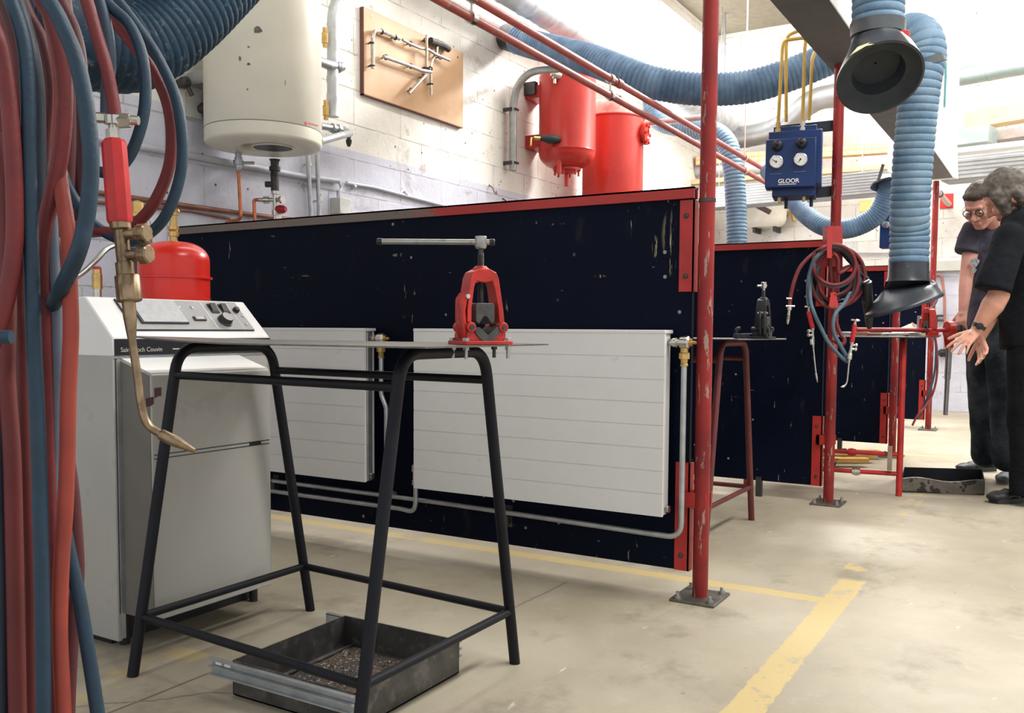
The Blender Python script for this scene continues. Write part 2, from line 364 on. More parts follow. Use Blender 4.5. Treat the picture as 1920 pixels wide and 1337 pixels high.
BRASS = mat('brass', (196, 164, 104), 0.32, 0.9, var=0.15, vscale=30)
NICKEL = mat('nickel', (200, 196, 186), 0.28, 0.95, var=0.1, vscale=30)
COPPER = mat('copper', (190, 116, 84), 0.35, 0.85, var=0.2, vscale=20)
BLACKP = mat('black_plastic', (26, 26, 28), 0.45, var=0.1)
RUB = mat('black_rubber', (34, 36, 40), 0.55, var=0.2)
def board_mat(name='navy_board', patch=()):
    s = NT(name); X, Y, Z = s.sep()
    n = s.noise(1.7, 6, 0.65); c = s.mix(s.ramp(n, 0.3, 0.75), lin((2, 8, 26)), lin((6, 14, 34)))
    sm = s.ramp(s.noise(1, 5, 0.7, s.mapped((1.2, 9, 2.6))), 0.6, 0.72); c = s.mix(s.math('MULTIPLY', sm, 0.25), c, lin((58, 56, 50)))
    spot = s.math('MULTIPLY', s.ramp(s.voro(13), 0.10, 0.06), s.ramp(s.noise(4.2, 4), 0.46, 0.52)); c = s.mix(s.math('MULTIPLY', spot, 0.7), c, lin((168, 168, 164)))
    scr = s.math('MULTIPLY', s.ramp(s.noise(1, 5, 0.72, s.mapped((6, 44, 7), (0.5, 0, 0))), 0.66, 0.69), s.ramp(s.noise(2.3, 3), 0.46, 0.54))
    scr2 = s.math('MULTIPLY', s.ramp(s.noise(1, 5, 0.72, s.mapped((6, 8, 40), (0.35, 0, 0))), 0.67, 0.70), s.ramp(s.noise(2.9, 3), 0.46, 0.54))
    c = s.mix(s.math('MULTIPLY', s.math('MAXIMUM', scr, scr2), 0.75), c, lin((150, 146, 130)))
    st_ = s.ramp(s.noise(1, 5, .75, s.mapped((40, 60, 5))), .5, .56)
    for (py, pz, wy, wz, k) in patch:   # scraped patches showing the bare board
        d = s.math('ADD', s.math('POWER', s.math('DIVIDE', s.math('SUBTRACT', Y, py), wy), 2.0), s.math('POWER', s.math('DIVIDE', s.math('SUBTRACT', Z, pz), wz), 2.0))
        c = s.mix(s.math('MULTIPLY', s.math('MULTIPLY', s.ramp(d, 1.0, .3), st_), k), c, lin((176, 166, 130)))
    return s.out(c, s.math('MULTIPLY_ADD', n, 0.3, 0.38), 0, 0.1)
BOARD = board_mat()
_o = V3(2.87, (1.03 + 3.53) / 2, 0)
def _pp(px, py): q = PX(px, py, 2.86); return (q.y - _o.y, q.z)
BOARD1 = board_mat('navy_board_near', tuple((*_pp(a, b), wy, wz, k) for a, b, wy, wz, k in ((1258, 478, .022, .075, .95), (1228, 462, .012, .04, .7), (1182, 430, .006, .035, .7), (1255, 440, .03, .09, .35), (1211, 582, .005, .03, .6), (1010, 417, .018, .008, .8), (1125, 518, .025, .006, .7), (1045, 420, .03, .005, .5), (750, 478, .045, .008, .6))))
BOARDEDGE = mat('board_edge', (120, 96, 76), 0.7, var=0.2)
# ---------------------------------------------------------------- posts along the aisle
PYC = 0.985
POSTX = (2.86, 4.80, 6.86, 8.92)
plabel = ('worn red steel post with flaking paint, nearest of the row', 'red steel post carrying the coiled hoses and the blue gas box', 'red steel post behind the tipped black fume hood', 'farthest red steel post, with a thin hose curling to its foot')
for k, x in enumerate(POSTX):
    t = thing('steel_post', plabel[k], 'post', (x, PYC, 0), group='posts along the aisle')
    y = PYC
    m = MB(); m.cyl((x, y, 0.009), (x, y, 2.205), 0.0255, seg=28); m.build('tube', RED, t)
    m = MB(); m.box((x - 0.085, y - 0.075, 0), (x + 0.085, y + 0.075, 0.009)); m.build('base_plate', PLATE, t, bevel=0.002)
    for sx in (-1, 1):
        for sy in (-1, 1):
            m = MB(); c = V3(x + sx * 0.062, y + sy * 0.054, 0.009); m.lathe(c, UP, [(0, 0.011), (0.008, 0.011), (0.008, 0.006), (0.02, 0.006), (0.021, 0)], 8); m.build('bolt', STEEL, t)
    m = MB(); m.cyl((x, y, 1.29), (x, y, 1.30), 0.0275, seg=24); m.build('weld_ring', DSTEEL, t)
# ---------------------------------------------------------------- partitions between the bays
PV0, PV1 = 1.03, 3.53
def partition(x, label, z0=0.085, z1=1.335, y1=PV1, y0=PV0):
    t = thing('divider_panel', label, 'divider panel', (x, (y0 + y1) / 2, 0), group='black divider panels')
    m = MB(); m.box((x - 0.009, y0, z0), (x + 0.009, y1, z1)); m.build('board', BOARD1 if x < 3 else BOARD, t, smooth=False)
    m = MB(); m.box((x - 0.022, y0 - 0.004, z1 - 0.03), (x - 0.009, y1, z1 + 0.006)); m.box((x - 0.022, y0 - 0.004, z1), (x + 0.022, y1, z1 + 0.006)); m.box((x + 0.009, y0 - 0.004, z1 - 0.03), (x + 0.022, y1, z1 + 0.006))
    m.build('top_rail', TOPRAIL1 if x < 3 else TOPRAIL, t, smooth=False)
    for (a, b) in ((z1 - 0.33, z1 - 0.035), (z0 - 0.0, z0 + 0.36)):
        m = MB(); m.box((x - 0.016, y0 - 0.006, a), (x - 0.009, y0 + 0.044, b)); m.box((x - 0.016, y0 - 0.008, a), (x + 0.016, y0 - 0.0, b)); m.box((x + 0.009, y0 - 0.006, a), (x + 0.016, y0 + 0.044, b))
        c = m.build('edge_bracket', RED2, t, smooth=False)
        for zz in (a + 0.05, b - 0.05):
            m = MB(); m.lathe((x - 0.016, y0 + 0.022, zz), (-1, 0, 0), [(0, 0.009), (0.004, 0.008), (0.006, 0.002)], 10); m.build('bolt', DSTEEL, c)
    for zz in (0.30,):    # lugs gripping the post
        m = MB(); m.box((x - 0.03, PYC - 0.02, zz), (x - 0.024, y0 + 0.02, zz + 0.05)); m.box((x + 0.024, PYC - 0.02, zz), (x + 0.03, y0 + 0.02, zz + 0.05)); m.box((x - 0.03, y0 + 0.005, zz), (x + 0.03, y0 + 0.02, zz + 0.05)); m.build('post_lug', RED2, t, smooth=False)
    for yy in ((3.3,) if x < 3 else (1.33, 3.3)):
        m = MB(); m.box((x - 0.015, yy, 0), (x + 0.015, yy + 0.03, z0 + 0.02)); m.build('foot', DSTEEL, t, smooth=False)
    return t
def rail_mat(name, lo, hi):
    s = NT(name); X, Y, Z = s.sep(); f = s.ramp(s.math('MULTIPLY_ADD', s.noise(18, 4), 0.3, Y), lo, hi)   # bare and grimy towards the wall end
    c = s.mix(f, lin((168, 44, 38)), lin((112, 100, 92))); c = s.mix(s.math('MULTIPLY', s.ramp(s.noise(50, 5), 0.6, 0.66), 0.4), c, lin((90, 60, 54)))
    return s.out(c, 0.5)
TOPRAIL = rail_mat('top_rail_red', 3.0, 3.4); TOPRAIL1 = rail_mat('top_rail_worn', -0.12, 0.02)
partition(2.87, 'black scratched divider panel behind the two white radiators')
partition(4.82, 'black divider panel behind the small black vise table, beside the coiled hoses')
partition(6.90, 'black divider panel behind the red-framed vise table')
partition(8.97, 'small far black divider panel at the last red post')
# ---------------------------------------------------------------- radiators and their pipes
RADW = mat('radiator_white', (222, 222, 220), 0.35, var=0.015, wear=0.2, wearc=(150, 146, 140), wscale=8, wthr=0.69)
def radiator(y0, y1, label, fit):
    z0, z1, xf, xb = 0.275, 0.868, 2.765, 2.835
    t = thing('radiator', label, 'radiator', (2.80, (y0 + y1) / 2, z0), group='panel radiators on the divider')
    m = MB(); n = 8; g = 0.0016; h = (z1 - z0) / n
    for k in range(n): m.box((xf, y0, z0 + h * k + (g if k else 0)), (xf + 0.012, y1, z0 + h * (k + 1) - (g if k < n - 1 else 0)))
    m.box((xf + 0.002, y0 + 0.001, z0 + 0.001), (xf + 0.014, y1 - 0.001, z1 - 0.001)); m.build('front_panel', RADW, t, smooth=False)
    m = MB(); m.box((xf - 0.001, y0 - 0.002, z1), (xb, y1 + 0.002, z1 + 0.012)); m.build('top_cover', RADW, t, bevel=0.002)
    m = MB(); m.box((xb - 0.012, y0 + 0.006, z0 + 0.01), (xb, y1 - 0.006, z1)); m.build('back_panel', RADW, t, bevel=0.003)
    m = MB(); m.box((xf + 0.014, y0 + 0.02, z0 + 0.02), (xb - 0.012, y1 - 0.02, z1 - 0.02)); m.build('convector_fins', ZINC, t, smooth=False)
    for yy in (y0 + 0.004, y1 - 0.024):
        m = MB(); m.box((xf + 0.024, yy, z0), (xb - 0.014, yy + 0.02, z1)); m.build('end_channel', RADW if fit else ZINC, t, bevel=0.004)
    for yy, d in ((y0, -1), (y1, 1)):
        m = MB(); m.lathe((xb - 0.03, yy + d * -0.002, z0 + 0.02), (0, d, 0), [(0, 0.012), (0.012, 0.012), (0.013, 0.008), (0.014, 0.0)], 10); m.build('plug', NICKEL, t)
    # thermostatic valve body at the upper right
    c = V3(xb - 0.03, y0, z1 - 0.028)
    v = MB(); v.lathe(c, (0, -1, 0), [(0, 0.012), (0.014, 0.012), (0.015, 0.016), (0.027, 0.016), (0.028, 0.011), (0.036, 0.011), (0.04, 0.02), (0.064, 0.021), (0.07, 0.016)], 14)
    v.build('valve', NICKEL, t)
    v = MB(); v.lathe(c + V3(0, -0.07, 0), (0, -1, 0), [(0, 0.013), (0.008, 0.012), (0.009, 0.006), (0.022, 0.005)], 12); v.build('valve_spindle', BRASS, t)
    v = MB(); v.lathe(c + V3(0, -0.052, -0.012), (0, 0, -1), [(0, 0.013), (0.02, 0.013), (0.021, 0.017)], 12); v.lathe(c + V3(0, -0.052, -0.034), (0, 0, -1), [(0, 0.018), (0.018, 0.018), (0.019, 0.012), (0.034, 0.011), (0.036, 0.013), (0.042, 0.013)], 8); v.build('valve_nut', BRASS, t)
    m = MB(); m.box((xb, y0 + 0.1, z0 + 0.1), (2.861, y0 + 0.14, z1 - 0.1)); m.box((xb, y1 - 0.14, z0 + 0.1), (2.861, y1 - 0.1, z1 - 0.1)); m.build('wall_bracket', ZINC, t, smooth=False)
    return c + V3(0, -0.052, -0.07)
v1 = radiator(1.085, 2.085, 'white panel radiator with scuffs, nearest the first red post', True)
v2 = radiator(2.325, 3.25, 'white panel radiator partly hidden behind the grey boiler', False)
def clip(b, p, r):
    b.torus(p, (0, 1, 0), r + 0.002, 0.0025, 16, 6); b.box((p.x, p.y - 0.012, p.z - 0.045), (2.861, p.y + 0.012, p.z - r)); b.box((2.858, p.y - 0.016, p.z - 0.06), (2.861, p.y + 0.016, p.z + 0.02))
def heating_pipe(pts, label, clips):
    t = thing('heating_pipe', label, 'pipe', pts[0], group='heating pipes along the divider')
    m = MB(); m.tube(bend(pts, 0.05), 0.0095, 12); m.build('pipe', ZINC, t)
    for y, z, x in clips: m = MB(); clip(m, V3(x, y, z), 0.0095); m.build('pipe_clip', DSTEEL, t)
xa = v1.x
heating_pipe([V3(xa, v1.y, v1.z), V3(xa, v1.y, 0.205), V3(2.835, 2.0, 0.215), V3(2.835, 3.3, 0.222)], 'zinc heating pipe dropping from the near radiator valve and running low along the divider', ((1.72, 0.212, 2.835), (2.9, 0.22, 2.835)))
z2 = 0.172
heating_pipe([V3(xa, 2.105, 0.30), V3(xa, 2.105, z2), V3(2.835, 2.2, z2 + 0.0), V3(2.835, 3.3, z2 + 0.004)], 'lower zinc heating pipe turning up into the bottom corner of the near radiator', ((2.95, 0.174, 2.835),))
m = MB(); c = V3(xa, 2.105, 0.30); t = thing('lockshield_valve', 'small nickel valve at the bottom left corner of the near radiator', 'valve', c - V3(0, 0, 0.02))
m.lathe(c - V3(0, 0, 0.02), UP, [(0, 0.015), (0.02, 0.015), (0.021, 0.012), (0.05, 0.012), (0.052, 0.016), (0.075, 0.016), (0.08, 0.01)], 12); m.lathe(c + V3(0, 0, 0.02), (0, -1, 0), [(0, 0.008), (0.02, 0.008)], 10); m.build('body', NICKEL, t)
heating_pipe([v2, V3(v2.x, v2.y, 0.62), V3(v2.x, v2.y - 0.025, 0.57), V3(v2.x, v2.y - 0.025, 0.24), V3(2.855, v2.y - 0.03, 0.223)], 'zinc heating pipe dropping from the valve of the rear radiator', ())
# ---------------------------------------------------------------- foreground stand, steel plate, vise, drip tray
NAVY = mat('stand_navy', (6, 9, 20), 0.5, var=0.25, vscale=9, spec=0.3, wear=0.15, wearc=(92, 96, 104), wscale=60, wthr=0.68)
st = thing('tube_stand', 'black tubular steel stand with four splayed legs, in the foreground', 'stand', (1.74, 1.59, 0))
xa0, xa1 = 1.45, 2.088; xc0, xc1 = 1.398, 2.036; ya, yc = 1.976, 1.203; ZT = 0.826; rt = 0.0142
def leg_x(x0, dx, z): return x0 + dx * z / ZT
for (x0, x1, y) in ((xa0, xa1, ya), (xc0, xc1, yc)):
    d = 0.155
    p = bend([V3(x0, y, 0.0), V3(x0 + d, y, ZT), V3(x1 - d, y, ZT), V3(x1, y, 0)], 0.075, 8)
    h = len(p) // 2
    for q in (p[:h + 1], p[h:]):
        m = MB(); m.tube(q, rt, 16); m.build('leg', NAVY, st)
def brace(a, b, r=0.0105):
    m = MB(); m.tube([a, b], r, 12); return m
for z, both in ((0.755, False), (0.146, True)):
    k = 0.155 * z / ZT
    A, B_, C_, D_ = V3(xa0 + k, ya, z), V3(xa1 - k, ya, z), V3(xc0 + k, yc, z), V3(xc1 - k, yc, z)
    for a, b in ((A, C_), (B_, D_)) + (((A, B_), (C_, D_)) if both else ()):
        brace(a, b).build('stretcher', NAVY, st)
pl = MB(); th = 0.0035
c4 = [V3(1.458, 1.07, 0.8405), V3(1.99, 1.085, 0.8405), V3(1.985, 1.984, 0.842), V3(1.458, 1.984, 0.852)]
N = 8; G = [[None] * (N + 1) for _ in range(N + 1)]
for i in range(N + 1):
    for j in range(N + 1):
        a, b = i / N, j / N
        q = c4[0] * (1 - a) * (1 - b) + c4[1] * a * (1 - b) + c4[2] * a * b + c4[3] * (1 - a) * b
        q.z = 0.8405 + 0.014 * max(0, b - 0.6) ** 1.5 * (1 - a) / 0.25; G[i][j] = q
top = [[pl.b.verts.new(q + UP * th) for q in r] for r in G]; bot = [[pl.b.verts.new(q) for q in r] for r in G]
for i in range(N):
    for j in range(N):
        pl._f([top[i][j], top[i + 1][j], top[i + 1][j + 1], top[i][j + 1]]); pl._f([bot[i][j], bot[i][j + 1], bot[i + 1][j + 1], bot[i + 1][j]])
for k in range(N):
    for (a, b) in (((k, 0), (k + 1, 0)), ((N, k), (N, k + 1)), ((k + 1, N), (k, N)), ((0, k + 1), (0, k))):
        pl._f([bot[a[0]][a[1]], bot[b[0]][b[1]], top[b[0]][b[1]], top[a[0]][a[1]]])
tag(pl.build('steel_plate', PLATE), 'thin bare steel plate lying on top of the black stand', 'plate')

VRED = mat('vise_red', (176, 37, 26), 0.35, var=0.15, vscale=40, wear=0.35, wearc=(86, 30, 26), wscale=70, wthr=0.62)
VRED_F = VRED
JAW = mat('jaw_steel', (72, 72, 70), 0.5, 0.3, var=0.25, vscale=60)
def vise(o, ang, label, mred, scale=1.0, handle=True, name='pipe_vise', hd=None, group=None, drop=0.032, bolts=True, yoke_lean=0):
    """hinged yoke pipe vise; o = centre of its base on the table, ang = turn away from the viewer"""
    t = thing(name, label, 'vise', o, 0, group)
    W_ = (math.cos(ang) * RIGHT + math.sin(ang) * FWD); B_ = (-math.sin(ang) * RIGHT + math.cos(ang) * FWD)
    def L(x, y, z): return Vector(o) + (W_ * x + B_ * y + UP * z) * scale
    def outline(pts, y0, y1): 
        m = MB(); m.prism([L(x, y0, z) for x, z in pts], B_ * (y1 - y0) * scale); return m
    bw, bd, bh = 0.064, 0.044, 0.0085
    m = MB(); m.prism([L(x, y, 0) for x, y in ((-bw, -bd + .006), (-bw + .006, -bd), (bw - .006, -bd), (bw, -bd + .006), (bw, bd - .006), (bw - .006, bd), (-bw + .006, bd), (-bw, bd - .006))], UP * bh * scale); m.build('base', mred, t, bevel=0.0012)
    # saddle with ears
    sad = [(-0.05, bh), (-0.05, 0.02), (-0.047, 0.034), (-0.034, 0.034), (-0.03, 0.026), (-0.016, 0.013), (0.004, 0.0105), (0.02, 0.016), (0.032, 0.03), (0.036, 0.036), (0.047, 0.036), (0.05, 0.02), (0.046, bh)]
    m = outline(sad, -0.03, 0.034)
    for x in (-0.041, 0.042):
        for y0, y1 in ((-0.036, -0.014), (0.016, 0.038)):
            m.cyl(L(x, y0, 0.039), L(x, y1, 0.039), 0.0115 * scale, seg=20)
    m.build('saddle', mred, t, bevel=0.0012)
    for x in (-0.041, 0.042): m = MB(); m.cyl(L(x, -0.0385, 0.039), L(x, 0.040, 0.039), 0.0058 * scale, seg=14); m.build('pin', DSTEEL, t)
    # lower V jaw with teeth
    v = [(-0.031, 0.039), (-0.0305, 0.027), (-0.018, 0.013), (-0.006, 0.006), (0.008, 0.006), (0.018, 0.012), (0.033, 0.028), (0.034, 0.04), (0.024, 0.04)]
    n = 7
    for k in range(n): f0 = k / n; f1 = (k + .5) / n; v += [(0.024 - 0.022 * f0, 0.039 - 0.019 * f0), (0.024 - 0.022 * f1 - .0015, 0.039 - 0.019 * f1 + .0008)]
    v += [(0.002, 0.0195)]
    for k in range(n, 0, -1): f0 = k / n; f1 = (k - .5) / n; v += [(0.002 - 0.022 * (1 - f0) , 0.0195 + 0.019 * (1 - f0)), (0.002 - 0.022 * (1 - f1) + .0015, 0.0195 + 0.019 * (1 - f1) + .0008)]
    v += [(-0.02, 0.039)]
    outline(v, -0.033, 0.026).build('lower_jaw', JAW, t, smooth=False)
    # yoke: arch of tapering posts
    out = [(-0.047, 0.05), (-0.046, 0.08), (-0.036, 0.15), (-0.030, 0.163), (-0.014, 0.171), (0.014, 0.171), (0.030, 0.163), (0.036, 0.15), (0.046, 0.08), (0.049, 0.045)]
    inn = [(0.036, 0.045), (0.034, 0.09), (0.026, 0.136), (0.018, 0.146), (0.0, 0.138), (-0.018, 0.146), (-0.026, 0.136), (-0.034, 0.09), (-0.035, 0.05)]
    m = MB(); m2 = out + inn
    # build as strip of quads so the concave outline stays clean
    oo = [(-0.047, 0.05), (-0.046, 0.08), (-0.036, 0.15), (-0.030, 0.163), (-0.014, 0.171), (0.014, 0.171), (0.030, 0.163), (0.036, 0.15), (0.046, 0.08), (0.049, 0.045)]
    ii = [(-0.035, 0.05), (-0.034, 0.085), (-0.026, 0.13), (-0.020, 0.144), (-0.008, 0.141), (0.008, 0.141), (0.020, 0.144), (0.026, 0.13), (0.034, 0.085), (0.037, 0.045)]
    rs = []
    for (x, z), (x2, z2) in zip(oo, ii):
        y = 0.026 - 0.006 * (z - 0.05) / 0.12
        rs.append([L(x, -y, z), L(x2, -y * 0.9, z2), L(x2, y * 0.9, z2), L(x, y, z)])
    m.rings(rs); m.lathe(L(0, 0, 0.166), UP, [(0, 0.02 * scale), (0.008 * scale, 0.018 * scale), (0.0085 * scale, 0.0145 * scale), (0.012 * scale, 0.014 * scale)], 20)
    m.build('yoke', mred, t, bevel=0.003 * scale, bseg=3)
    # hooked latch on the left
    m = MB()
    for y in (-0.018, 0.0):
        m.tube([L(-0.046, y, 0.112), L(-0.054, y, 0.10), L(-0.0565, y, 0.075), L(-0.055, y, 0.05), L(-0.052, y, 0.03), L(-0.05, y, 0.014)], [0.0085 * scale, 0.0095 * scale, 0.0075 * scale, 0.0085 * scale, 0.0095 * scale, 0.006 * scale], 12)
    m.tube([L(-0.0565, -0.012, 0.085), L(-0.055, -0.012, 0.045)], 0.009 * scale, 10)
    m.build('latch', mred, t)
    m = MB(); m.cyl(L(-0.047, -0.03, 0.108), L(-0.047, 0.012, 0.108), 0.0052 * scale, seg=12); m.build('latch_pin', NICKEL, t)
    # sliding upper jaw and screw
    sh = [(-0.024, 0.052), (-0.024, 0.088), (-0.020, 0.094), (0.020, 0.094), (0.024, 0.088), (0.024, 0.052), (0.016, 0.046), (0.004, 0.063), (-0.004, 0.063), (-0.016, 0.046)]
    outline(sh, -0.024, 0.024).build('upper_jaw', JAW, t, bevel=0.0015)
    m = MB(); prof = [(0, 0.0066 * scale)]
    z = 0.0
    H = 0.206 - 0.092
    k = 0
    while z < H * 0.97:
        prof += [(z * scale, 0.0074 * scale), ((z + 0.0012) * scale, 0.0062 * scale)]; z += 0.0024
    prof += [(H * scale, 0.0066 * scale), ((H + 0.001) * scale, 0.0058 * scale), ((H + 0.012) * scale, 0.0055 * scale)]
    m.lathe(L(0, 0, 0.092), UP, prof, 16); sw = m.build('screw', DSTEEL, t)
    if handle:
        hz = 0.218
        m = MB(); m.lathe(L(0, 0, hz), UP, [(0, 0.011 * scale), (0.004 * scale, 0.0135 * scale), (0.026 * scale, 0.0135 * scale), (0.028 * scale, 0.0115 * scale)], 20); m.build('screw_head', STEEL, t)
        hv = Vector(hd) if hd else -RIGHT
        c = L(0, 0, hz + 0.0145); m = MB(); m.cyl(c + hv * 0.226 * scale, c - hv * 0.021 * scale, 0.0064 * scale, seg=16); m.build('handle', STEEL, t)
        for e in (0.226, -0.021):
            m = MB(); s_ = 1 if e > 0 else -1; m.lathe(c + hv * (e - s_ * 0.001) * scale, hv * s_, [(0, 0.0075 * scale), (0.01 * scale, 0.0078 * scale), (0.012 * scale, 0.005 * scale)], 14); m.build('handle_cap', BLACKP, t)
    if bolts:
        for x in (-0.054, 0.054):
            for y in (-0.033, 0.033):
                m = MB(); m.lathe(L(x, y, bh), UP, [(0, 0.0085), (0.0065, 0.0085), (0.007, 0.0075)], 6); m.cyl(L(x, y, -drop), L(x, y, bh), 0.0042, seg=10); m.lathe(L(x, y, -0.0125), UP, [(0, 0.008), (0.0075, 0.008)], 6); m.build('bolt', DSTEEL if x > 0 and y > 0 else STEEL, t)
    return t
vise((1.762, 1.138, 0.8445), R(30), 'red pipe vise with a grey T-bar handle bolted on the foreground steel plate', VRED, 1.0)

TRAYM = mat('tray_steel', (82, 80, 78), 0.5, 0.6, var=0.3, vscale=14, wear=0.5, wearc=(120, 112, 104), wscale=30, wthr=0.56)
def debris_mat():
    s = NT('rusty_debris'); n = s.noise(4, 5, 0.6); c = s.mix(s.ramp(n, 0.4, 0.62), lin((66, 60, 58)), lin((98, 78, 52)))
    c = s.mix(s.ramp(s.voro(70), 0.25, 0.1), c, lin((30, 28, 30))); c = s.mix(s.math('MULTIPLY', s.ramp(s.noise(120, 3), 0.6, 0.66), 0.8), c, lin((200, 194, 186)))
    s.bump(s.noise(90, 5), 0.6, 0.01); return s.out(c, 0.6, 0.2)
tx0, tx1, ty0, ty1, tz = 1.495, 1.895, 1.285, 1.665, 0.088
tr = thing('drip_tray', 'shallow dark steel drawer tray on the floor under the black stand', 'tray', ((tx0 + tx1) / 2, (ty0 + ty1) / 2, 0))
m = MB(); e = 0.002
m.box((tx0, ty0, 0.004), (tx1, ty1, 0.007)); m.box((tx0, ty0, 0.004), (tx1, ty0 + e, tz)); m.box((tx0, ty1 - e, 0.004), (tx1, ty1, tz)); m.box((tx0, ty0, 0.004), (tx0 + e, ty1, tz)); m.box((tx1 - e, ty0, 0.004), (tx1, ty1, tz))
m.build('pan', TRAYM, tr, smooth=False)
m = MB()
for (a, b) in ((V3(tx0 + .012, ty1 - .03, .012), V3(tx1 - .012, ty1 - .03, .012)), (V3(tx0 + .012, ty0 + .03, .012), V3(tx1 - .012, ty0 + .03, .012))): 
    m = MB(); m.cyl(a, b, 0.005, seg=8); m.build('pressed_rib', TRAYM, tr)
for x, sgn in ((tx0, -1), (tx1, 1)):
    a, b = x, x + sgn * 0.013
    m = MB(); lo, hi = min(a, b), max(a, b); ye = ty1 + 0.07
    f = b if sgn < 0 else a
    m.box((lo, ty0 + 0.0, 0.080), (hi, ye, 0.084)); m.box((lo, ty0, 0.043), (hi, ye, 0.047)); m.box((min(a, a + sgn * 0.002), ty0, 0.045), (max(a, a + sgn * 0.002), ye, 0.082)); m.box((min(a + sgn * .004, b), ty0, 0.061), (max(a + sgn * .004, b), ye - 0.0, 0.066))
    s_ = m.build('drawer_slide', ZINC, tr, smooth=False)
    for yy in (ye - 0.025, ye - 0.055): m = MB(); m.box((lo + 0.0015 if sgn > 0 else lo + .0095, yy - 0.01, 0.068), (hi - .0015 if sgn < 0 else hi - .0095, yy + 0.01, 0.076)); m.build('slot', WHITE, s_, smooth=False)
random.seed(5); m = MB(); DB = debris_mat()
n = 26; g = [[V3(tx0 + .02 + (tx1 - tx0 - .04) * i / n, ty0 + .035 + (ty1 - ty0 - .075) * j / n, 0) for j in range(n + 1)] for i in range(n + 1)]
for r in g:
    for p in r: p.z = 0.009 + 0.007 * max(0, noise.noise(p * 14) + 0.3) + 0.003 * noise.noise(p * 60)
vs = [[m.b.verts.new(p) for p in r] for r in g]
for i in range(n):
    for j in range(n): m._f([vs[i][j], vs[i + 1][j], vs[i + 1][j + 1], vs[i][j + 1]])
for k in range(420):
    p = V3(random.uniform(tx0 + .03, tx1 - .03), random.uniform(ty0 + .04, ty1 - .05), 0.013); q = V3(random.uniform(-1, 1), random.uniform(-1, 1), random.uniform(-.3, .3)) * random.uniform(.002, .006)
    m.bar(p - q, p + q, random.uniform(.001, .004), .0015)
tag(m.build('metal_swarf', DB), 'rusty metal swarf and grit lying in the drip tray', 'debris', kind='stuff')

# ---------------------------------------------------------------- boiler
BW = mat('boiler_white', (226, 226, 224), 0.38, var=0.03, vscale=4)
BG = mat('boiler_grey', (168, 166, 160), 0.4, var=0.05, vscale=3, wear=0.2, wearc=(130, 126, 118), wscale=6, wthr=0.62)
BD = mat('boiler_dark_band', (16, 18, 28), 0.4, var=0.1)
PANEL = mat('panel_grey', (150, 150, 150), 0.45, 0.2, var=0.05); LABEL = mat('label_grey', (176, 178, 180), 0.5, var=0.08, vscale=60)
bx0, bx1, by0, by1 = 1.552, 2.105, 2.17, 2.80
bo = thing('boiler', 'grey and white floor-standing boiler with a sloping control panel', 'boiler', ((bx0 + bx1) / 2, (by0 + by1) / 2, 0))
m = MB(); m.box((bx0, by0, 0.095), (bx1, by1, 0.80)); m.build('body', BG, bo, bevel=0.004)
m = MB(); m.box((bx0 - .002, by0, 0.022), (bx0 + .012, by1, 0.80)); m.build('side_panel', BG, bo, bevel=0.003)
m = MB(); m.box((bx0 + 0.02, by0 + 0.06, 0.0), (bx1 - 0.02, by1 - 0.02, 0.095)); m.build('plinth', BLACKP, bo, smooth=False)
m = MB(); m.box((bx0 - .001, by0 - 0.003, 0.795), (bx1 + .001, by1, 0.800)); m.build('trim_strip', ZINC, bo, smooth=False)
m = MB(); cz0, cz1, cy1 = 0.80, 0.962, 0.112
m.prism([V3(bx0 - .004, by0 - .004, cz0), V3(bx0 - .004, by1, cz0), V3(bx0 - .004, by1, 0.935), V3(bx0 - .004, by0 + 0.16, 0.935), V3(bx0 - .004, by0 + 0.155, cz1 - .002), V3(bx0 - .004, by0 + cy1, cz1), V3(bx0 - .004, by0 - .004, 0.85)], (bx1 - bx0 + .012, 0, 0)); m.build('console', BW, bo, bevel=0.004)
m = MB(); m.box((bx0, by0 - 0.007, 0.802), (bx1 + .006, by0 - .003, 0.847)); band = m.build('name_band', BD, bo, smooth=False)
TX = mat('lettering_grey', (176, 172, 160), 0.5, var=0.02)
text('Saint Roch Couvin', 'lettering', TX, band, (bx0 + 0.016, by0 - 0.007, 0.812), (1, 0, 0), (0, 0, 1), 0.0178)
m = MB(); m.box((bx0 + 0.185, by0 - 0.0078, 0.816), (bx1 - 0.01, by0 - 0.007, 0.8195)); m.build('line', TX, band, smooth=False)
sx0, sx1 = bx0 - .004, bx1 + .008
sb, stp = V3(0, by0 - .004, 0.85), V3(0, by0 + cy1, cz1); sn = V3(0, -(stp.z - sb.z), stp.y - sb.y).normalized(); sd = (stp - sb); su = sd.normalized()
def S(s, t, h=0): return V3(sx0 + (sx1 - sx0) * s, 0, 0) + sb + sd * t + sn * h
def slab(s0, s1, t0, t1, h0, h1, sk=0.0):
    return MB().hexa([S(s0, t0, h0), S(s1, t0, h0), S(s1, t1, h0), S(s0, t1, h0), S(s0, t0, h1), S(s1, t0, h1), S(s1, t1, h1), S(s0, t1, h1)])
slab(.145, .915, .16, .94, -.002, .0035).build('panel_edge', BLACKP, bo, smooth=False)
cpn = slab(.151, .915, .175, .94, .0035, .0055).build('control_panel', PANEL, bo, smooth=False)
slab(.205, .49, .31, .90, .0055, .010).build('document_frame', BLACKP, cpn, smooth=False)
slab(.218, .488, .335, .90, .010, .0108).build('document', LABEL, cpn, smooth=False)
for s_ in (.662, .842): slab(s_, s_ + .004, .19, .93, .0055, .0062).build('line', WHITE, cpn, smooth=False)
slab(.545, .62, .40, .50, .0055, .0095).build('display_frame', BLACKP, cpn, smooth=False); slab(.555, .612, .42, .49, .0095, .0105).build('display', LABEL, cpn, smooth=False)
